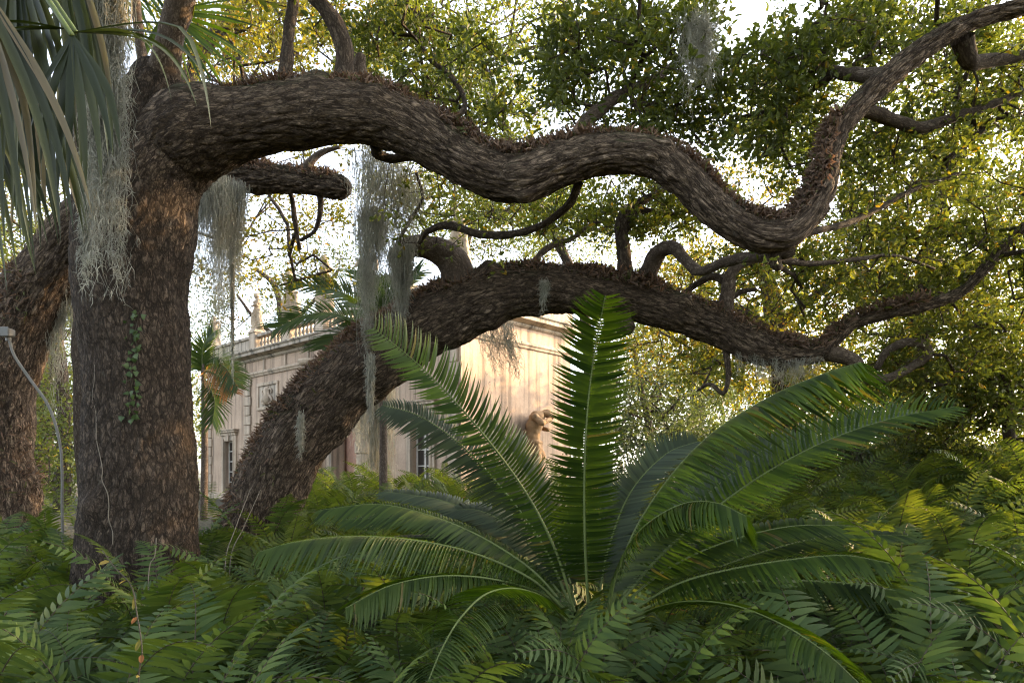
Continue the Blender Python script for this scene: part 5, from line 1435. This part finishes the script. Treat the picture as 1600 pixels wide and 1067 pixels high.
# ------------------------------------------------------------------ dried curled fern growing along the limbs
def dried_fern(name, label, ctrl, spans, mat, length, seed, facing=-0.1):
    r = np.random.default_rng(seed)
    q, tot = catmull(ctrl, 400)
    c, rad = q[:, :3], q[:, 3]
    T, A, B = frames(c)
    V, W0, W1 = [], [], []
    pos_all, dir_all, len_all = [], [], []
    for (t0, t1, n, half, off) in spans:
        k = (r.uniform(t0, t1, n) * 399)
        i = k.astype(int)
        t = T[i]
        upv = np.array((0, facing, 1.0)); u = norm(upv[None] - t * (t @ upv)[:, None]); s = np.cross(t, u)
        a = np.clip(r.normal(off, half * 0.55, n), off - half, off + half)
        d = u * np.cos(a)[:, None] + s * np.sin(a)[:, None]
        clump = 0.5 + 0.5 * vnoise(c[i] * 3.5, seed + 1)
        keep = r.uniform(0, 1, n) < (0.35 + 0.9 * clump)
        pos_all.append((c[i] + d * (rad[i] * 0.97)[:, None])[keep]); dir_all.append(norm(d + t * r.normal(0, 0.6, n)[:, None] + s * r.normal(0, .4, n)[:, None])[keep])
        len_all.append((length * r.uniform(0.45, 1.25, n) * (0.6 + 0.8 * clump))[keep])
    p, d, l = np.vstack(pos_all), np.vstack(dir_all), np.concatenate(len_all)
    n = len(p)
    segs = 4
    sd = norm(np.cross(d, r.normal(size=(n, 3))))
    fwd = np.cross(sd, d)
    mids = [p]; dirn = d.copy()
    kc = r.uniform(0.2, 0.75, n)[:, None]
    for s in range(segs):
        mids.append(mids[-1] + dirn * (l / segs)[:, None]); dirn = norm(dirn + fwd * kc + np.array((0, 0, -0.16)))
    mids = np.stack(mids, 1)
    wp = np.array([0.4, 1.0, 0.95, 0.8, 0.15])
    hw = (l * r.uniform(0.045, 0.10, n))[:, None, None] * wp[None, :, None]
    v, f = strips([(mids - sd[:, None] * hw, mids + sd[:, None] * hw)])
    o = p.mean(0)
    ob = link(name, np_mesh(name, v - o, f), M[mat]); ob.location = o
    return tag(ob, label, 'dried fern', kind='stuff')


dried_fern('dried_fern', 'thick mat of curled brown fern along the leaning trunk', AR, [(0.10, 0.50, 8000, 0.9, 0.0), (0.46, 0.72, 4500, 1.0, 0), (0.66, 0.80, 1200, 1.1, 0), (0.08, 0.30, 900, 1.5, 0.3)], 'dried', 0.115, 21)
dried_fern('dried_fern', 'rusty dried fern in the sag of the upper limb', LIMB, [(0.27, 0.46, 4500, 0.85, 0.0), (0.16, 0.30, 1800, 0.6, 0), (0.44, 0.66, 3000, 0.6, 0), (0.62, 0.76, 2600, 0.9, 0), (0.05, 0.18, 400, .6, 0)], 'dried', 0.085, 22)
dried_fern('dried_fern', 'dried fern and moss on the broken limb behind the big trunk', LT, [(0.70, 0.98, 3000, 1.2, 0), (0.1, 0.5, 2600, 1.6, 0.4)], 'dried', 0.10, 23)

# ------------------------------------------------------------------ ivy and bare vine on the big trunk
from mathutils.bvhtree import BVHTree
_me = oak_trunk.data
_co = np.empty(len(_me.vertices) * 3, dtype=np.float32); _me.vertices.foreach_get('co', _co)
_vi = np.empty(len(_me.loops), dtype=np.int32); _me.loops.foreach_get('vertex_index', _vi)
TRUNK_BVH = BVHTree.FromPolygons([tuple(v) for v in (_co.reshape(-1, 3) + oak_o).tolist()], [tuple(f) for f in _vi.reshape(-1, 4).tolist()])


def on_trunk(px, py, lift=0.006):
    """the point of the trunk's bark seen at that pixel"""
    d = Vector(P(px, py, 1.0)) - Vector((0, 0, CZ)); d.normalize()
    h = TRUNK_BVH.ray_cast(Vector((0, 0, CZ)), d)
    return np.array(h[0] - d * lift) if h[0] is not None else P(px, py, 6.0)


ivy = thing('climbing_ivy', 'small green ivy climbing the middle of the big trunk', 'vine', on_trunk(200, 655))
io = np.array(ivy.location)
ipts = [(200, 655), (207, 620), (204, 585), (214, 550), (211, 520), (217, 492)]
sv, sf = stalk_arrays(catmull(np.array([on_trunk(*k) for k in ipts]) - io, 40)[0], 0.005, 0.003, 5); link('stem', np_mesh('stem', sv, sf), M['fern_stem'], ivy)
lm = []
for k in range(3):
    prof = [(0, 0), (.5, .1), (.38, .45), (.16, .62), (0, 1), (-.16, .62), (-.38, .45), (-.5, .1)]
    me = bpy.data.meshes.new('ivy_leaf'); me.from_pydata([(x, 0.10 * abs(x) + 0.05 * k * y, y) for x, y in prof], [], [(0, 1, 2, 3, 4), (0, 4, 5, 6, 7)]); me.materials.append(M['ivy']); lm.append(me)
cv = catmull(np.array([on_trunk(*k) for k in ipts]) - io, 60)[0]
for k in range(64):
    o = link('leaf', lm[k % 3], None, ivy)
    p = cv[k % 60] + rng.normal(size=3) * np.array((0.035, 0.008, 0.02)) + np.array((0, -0.022, 0))
    o.location = p; s = rng.uniform(0.035, 0.062); o.scale = (s, s, s)
    o.rotation_euler = (rng.normal(0.2, .4), rng.normal(0, 1.4) + math.pi, rng.normal(0, .5))
vn = thing('bare_vine', 'thin pale bare vine running down the big trunk', 'vine', on_trunk(176, 850)); vo = np.array(vn.location)
vpx = [(176, 850), (174, 830), (171, 810), (170, 790), (166, 770), (161, 750), (160, 735), (155, 715), (153, 690), (150, 670), (148, 645), (146, 620), (147, 595), (146, 570)]
vc = catmull(np.array([on_trunk(x + 2.0 * math.sin(k * 2.1), y) for k, (x, y) in enumerate(vpx)]) - vo, 70)[0]
sv, sf = stalk_arrays(vc, 0.0045, 0.003, 5); link('stem', np_mesh('stem', sv, sf), M['twig'], vn)

# a yellowing creeper over the ferns below the big trunk
M['yellow'] = leaf_mat('yellowing_leaf', (0.14, 0.13, 0.03), (0.26, 0.19, 0.05), 0.3, (1.3, 1.1, 0.4), 0.5, old=(0.20, 0.085, 0.03), old_amount=0.25, spec=0.15)
ycp = [(216, 1090, 2.30), (222, 1020, 2.30), (214, 960, 2.32), (205, 915, 2.36), (178, 885, 2.42), (160, 860, 2.48)]
yg = P(*ycp[0]); yg[2] = 0.0
yv = thing('yellowing_creeper', 'creeper with small yellow and orange leaves hanging over the near ferns', 'vine', yg)
yc = catmull(np.vstack([yg, [P(*k) for k in ycp]]) - yg, 60)[0]
sv, sf = stalk_arrays(yc, 0.004, 0.002, 5); link('stem', np_mesh('stem', sv, sf), M['fern_stem'], yv)
for k in range(13):
    p = yc[24 + int(k * 2.7)]
    ax = norm(rng.normal(size=(1, 3)) + np.array((0.2, -0.3, -0.7)))
    v, f = leaf_arrays(np.zeros((1, 3)), ax, norm(rng.normal(size=(1, 3)) * 0.4 + np.array((0, -1.0, 0.3))), np.array([rng.uniform(0.028, 0.05)]), np.array([rng.uniform(0.010, 0.018)]))
    o = link('leaf', np_mesh('leaf', v, f), M['yellow'], yv); o.location = p

# ------------------------------------------------------------------ garden spotlight on its conduit
lt = thing('garden_spotlight', 'small grey box spotlight on a curved conduit by the mossy oak', 'light', (*P(98, 745, 7.2)[:2], float(ground_z(*P(98, 745, 7.2)[:2]))))
lo2 = np.array(lt.location)
cp = catmull(np.array([lo2 + np.array((0.02, 0, -0.05)), P(97, 800, 7.2), P(97, 745, 7.2), P(93, 690, 7.2), (P(76, 635, 7.2)), P(45, 590, 7.2), P(22, 555, 7.2), P(14, 530, 7.2)]) - lo2, 60)[0]
sv, sf = stalk_arrays(cp, 0.014, 0.014, 10); link('conduit', np_mesh('conduit', sv, sf), M['conduit'], lt)
mb = MB(); c = P(13, 520, 7.2) - lo2
mb.box(c[0] - 0.045, c[0] + 0.045, c[1] - 0.06, c[1] + 0.05, c[2] - 0.042, c[2] + 0.042); hd = mb.obj('housing', M['conduit'], lt, False, 0.012)
mb = MB(); mb.box(c[0] - 0.052, c[0] + 0.052, c[1] - 0.075, c[1] - 0.061, c[2] - 0.049, c[2] + 0.049); link('bezel', mb.mesh('bezel', False, 0.006), M['conduit'], hd)
mb = MB(); mb.lathe([(0.026, c[2] - 0.085), (0.026, c[2] - 0.051)], 12, c[0], c[1]); link('coupling', mb.mesh('coupling'), M['conduit'], hd)

# pale dead stalks by the foot of the leaning trunk
for pts, lab in (([(352, 880, 6.2), (366, 830, 6.3), (391, 764, 6.5)], 'pale dead stalk leaning by the foot of the leaning trunk, longer one'),
                 ([(360, 875, 6.4), (380, 825, 6.5), (407, 765, 6.6)], 'pale dead stalk leaning across the leaning trunk, beside another'),
                 ([(232, 900, 5.3), (242, 868, 5.3), (244, 840, 5.3)], 'short pale dead stalk before the foot of the big trunk')):
    p = np.array([P(*k) for k in pts]); g = p[0].copy(); g[2] = float(ground_z(g[0], g[1]))
    p = np.vstack([g, p]); c = catmull(p - g, 24)[0]
    sv, sf = stalk_arrays(c, 0.006, 0.003, 5)
    ob = link('dead_stalk', np_mesh('dead_stalk', sv, sf), M['twig']); ob.location = g
    tag(ob, lab, 'stalk', 'dead stalks')

# ------------------------------------------------------------------ ferns
def fern_mesh(seed, length, arch, pairs, pin, detail, mat):
    r = np.random.default_rng(seed)
    n = 40
    u = np.linspace(0, 1, n)
    el = np.interp(u, [0, 0.35, 0.7, 1], [1.35, 1.25 - arch * 0.25, 0.9 - arch * 0.75, 0.35 - arch * 1.25])
    sw = 0.25 * r.normal() * u ** 2
    step = length / (n - 1)
    d = np.stack([np.cos(el) * np.cos(sw), np.cos(el) * np.sin(sw), np.sin(el)], 1) * step
    c = np.vstack([[0, 0, 0], np.cumsum(d[:-1], axis=0)])
    T = norm(np.gradient(c, axis=0))
    side = norm(np.cross(T, np.array((0, 0, 1.0)) + 0.001)); up = np.cross(side, T)
    up = up + side * (0.35 * r.normal())
    lenfn = lambda x: np.interp(x, [0, 0.08, 0.3, 0.6, 0.85, 1], [0.55, 0.8, 1.0, 0.86, 0.5, 0.10])
    wp = np.interp(np.linspace(0, 1, detail + 1), [0, 0.10, 0.3, 0.7, 1], [0.45, 1.0, 0.98, 0.66, 0.03])
    lr = frond_arrays(c, up, pairs, pin, pin * 0.18, 0.12, 0.55, 0.05, 0.16, 0.10, detail, 0.20, 0.25, lenfn, seed + 5, 0.12, 0.10, wp)
    v, f = strips(lr)
    sv, sf = stalk_arrays(c[::2], 0.0045, 0.0015, 4)
    me = np_mesh('frond', np.vstack([v, sv]), np.vstack([f, sf + len(v)]))
    me.materials.append(M[mat]); me.materials.append(M['fern_stem'])
    idx = np.zeros(len(f) + len(sf), dtype=np.int32); idx[len(f):] = 1
    me.polygons.foreach_set('material_index', idx)
    return me


FM = [fern_mesh(100 + k, [1.05, 1.15, 0.98, 1.2, 1.08, 0.95, 1.12, 1.02][k], [0.10, 0.45, 0.7, 0.30, 0.9, 0.55, 0.2, 1.05][k], [24, 27, 22, 28, 25, 23, 26, 24][k], [0.165, 0.155, 0.17, 0.15, 0.16, 0.155, 0.175, 0.15][k], 4, 'fern') for k in range(8)]
FL = [fern_mesh(140 + k, [1.05, 1.15, 0.95, 1.1][k], [0.2, 0.5, 0.8, 0.4][k], 27, 0.145, 4, 'fern_light') for k in range(4)]
FD = fern_mesh(160, 0.9, 0.9, 24, 0.10, 4, 'fern_dry')
PROTECT = [(CY[0], CY[1] + 0.1, 0.2), (*P(215, 745, 6.3)[:2], 0.75), (*P(400, 745, 8.3)[:2], 0.6), (*P(-8, 745, 8.8)[:2], 0.7), (*P(98, 745, 7.2)[:2], 0.10)]


def fern_plant(x, y, label, group, meshes, n, scale, dry=False):
    z = float(ground_z(x, y))
    t = thing('sword_fern', label, 'fern', (x, y, z), rng.uniform(0, 6.28), group)
    a0 = rng.uniform(0, 6.28)
    for k in range(n):
        me = FD if ((dry and k == 0) or rng.uniform() < 0.03) else meshes[rng.integers(0, len(meshes))]
        o = link('frond', me, None, t)
        az = a0 + k * 2.39996 + rng.normal(0, 0.25)
        s = scale * rng.uniform(0.78, 1.12)
        o.scale = (s, s, s)
        o.rotation_euler = (rng.normal(0, 0.10), rng.normal(0.0, 0.14), az)
        o.location = (0.04 * math.cos(az), 0.04 * math.sin(az), 0)
        if dry and k == 0: o['label'] = 'curled orange-brown dead frond'
    return t


def zone(px, d):
    if d < 3.0:
        if px < 520: return 'near sword fern in the dark corner below the fan palm and big trunk', 'near ferns below the big trunk'
        if px < 1080: return 'near sword fern along the bottom edge below the cycad', 'near ferns below the cycad'
        return 'near sword fern in the corner below the low outer cycad fronds', 'near ferns below the outer fronds'
    if d < 5.2:
        if px < 430: return 'sword fern massed right in front of the big trunk', 'ferns before the big trunk'
        if px < 800: return 'sword fern growing among the low cycad fronds nearest the leaning trunk', 'ferns among the inner cycad fronds'
        return 'sword fern growing among the outer cycad fronds', 'ferns among the outer cycad fronds'
    if px < 420: return 'sword fern growing between the oak trunks', 'ferns between the oak trunks'
    if px < 900:
        if d < 8.4: return 'dark sword fern just behind the cycad, before the leaning trunk', 'ferns just behind the cycad'
        if px < 610: return 'pale green sword fern growing before the pavilion doorway', 'ferns before the pavilion doorway'
        if px < 730: return 'pale green sword fern growing below the tall paned window', 'ferns below the paned window'
        return 'pale green sword fern below the sunlit side wall and its figure', 'ferns below the sunlit side wall'
    if px < 1150: return 'sword fern growing under the golden oak behind the upright frond', 'ferns under the golden oak'
    if px < 1400: return 'sword fern growing behind the tips of the arching outer fronds', 'ferns behind the outer frond tips'
    return 'yellow-green sword fern growing in front of the dark shrub', 'ferns before the dark shrub'


spots = []


def scatter(n, px0, px1, d0, d1, gap, power=0.8):
    k = tries = 0
    while k < n and tries < 6000:
        tries += 1
        d = d0 + (rng.uniform(0, 1) ** power) * (d1 - d0)
        px = rng.uniform(px0, px1)
        x = (px - 800) / F * d
        if any((x - a) ** 2 + (d - b) ** 2 < r * r for a, b, r in PROTECT): continue
        sp = gap + 0.045 * d
        if any((x - a) ** 2 + (d - b) ** 2 < sp * sp for a, b, _ in spots): continue
        spots.append((x, d, px)); k += 1


scatter(175, -120, 1720, 1.75, 8.0, 0.28)
scatter(60, 1000, 1720, 6.5, 10.5, 0.12)
scatter(40, 470, 900, 8.5, 14.0, 0.10)
for x, d, px in spots:
    lab, grp = zone(px, d)
    lightish = d > 8.5 or (d > 5.6 and rng.uniform() < 0.5)
    sc = rng.uniform(1.0, 1.28) if d > 2.3 else rng.uniform(0.88, 1.02)
    if 440 < px < 1340 and d < 4.4: sc = rng.uniform(0.80, 0.95)
    if px > 1150 and d > 2.8: sc *= 1.10
    if d > 8.5 and px < 900: sc = rng.uniform(1.1, 1.4)
    fern_plant(x, d, lab, grp, FL if lightish else FM, 8 if d < 5 else 9, sc, False)
fern_plant(*P(432, 1040, 2.35)[:2], 'sword fern with a curled orange-brown dead frond', 'near ferns below the big trunk', FM, 8, 0.9, True)
fern_plant(*P(205, 980, 2.9)[:2], 'sword fern with a dead frond just before the big trunk', 'ferns before the big trunk', FM, 8, 0.95, True)


for px, d in ((868, 3.6), (915, 3.5), (965, 3.5), (1010, 3.6), (890, 3.1), (950, 3.05), (1030, 3.15), (840, 3.2)):
    lab, grp = zone(px, d)
    fern_plant((px - 800) / F * d, d, lab, grp, FM, 9, 1.02)


def fern_carpet():
    """the fern cover that runs on behind: too many to tell apart"""
    r = np.random.default_rng(77)
    V, Fc, n0 = [], [], 0
    low = []
    for k in range(6):
        me = fern_mesh(200 + k, 1.05, [0.2, 0.5, 0.8, 0.35, 0.6, 1.0][k], 15, 0.14, 2, 'fern_light')
        co = np.empty(len(me.vertices) * 3, dtype=np.float32); me.vertices.foreach_get('co', co)
        nf = 15 * 2 * 2
        vi = np.empty(len(me.loops), dtype=np.int32); me.loops.foreach_get('vertex_index', vi)
        low.append((co.reshape(-1, 3)[:15 * 2 * 3 * 2], vi.reshape(-1, 4)[:nf])); bpy.data.meshes.remove(me)
    cnt = 0
    c, s = math.cos(-BROT), math.sin(-BROT)
    while cnt < 2000:
        near = r.uniform() < 0.5
        d = 7.6 + (6.5 if near else 22) * r.uniform() ** 1.4
        px = r.uniform(880, 1760) if near else r.uniform(-300, 1900)
        x = (px - 800) / F * d
        lx, ly = c * (x - BA[0]) - s * (d - BA[1]), s * (x - BA[0]) + c * (d - BA[1])
        if -0.5 < lx < BL + 0.7 and ly > -1.2: continue
        if any((x - a) ** 2 + (d - b) ** 2 < q * q for a, b, q in PROTECT): continue
        v, f = low[r.integers(0, 6)]
        a = r.uniform(0, 6.28); sc = r.uniform(0.75, 1.15); tl = r.normal(0, 0.15)
        R = np.array(((math.cos(a), -math.sin(a), 0), (math.sin(a), math.cos(a), 0), (0, 0, 1))) @ np.array(((math.cos(tl), 0, math.sin(tl)), (0, 1, 0), (-math.sin(tl), 0, math.cos(tl))))
        V.append(v @ R.T * sc + np.array((x, d, float(ground_z(x, d))))); Fc.append(f + n0); n0 += len(v); cnt += 1
    o = link('fern_undergrowth', np_mesh('fern_undergrowth', np.vstack(V), np.vstack(Fc)), M['fern_light'])
    tag(o, 'yellow-green fern undergrowth spreading back to the pavilion', 'undergrowth', kind='stuff')


fern_carpet()
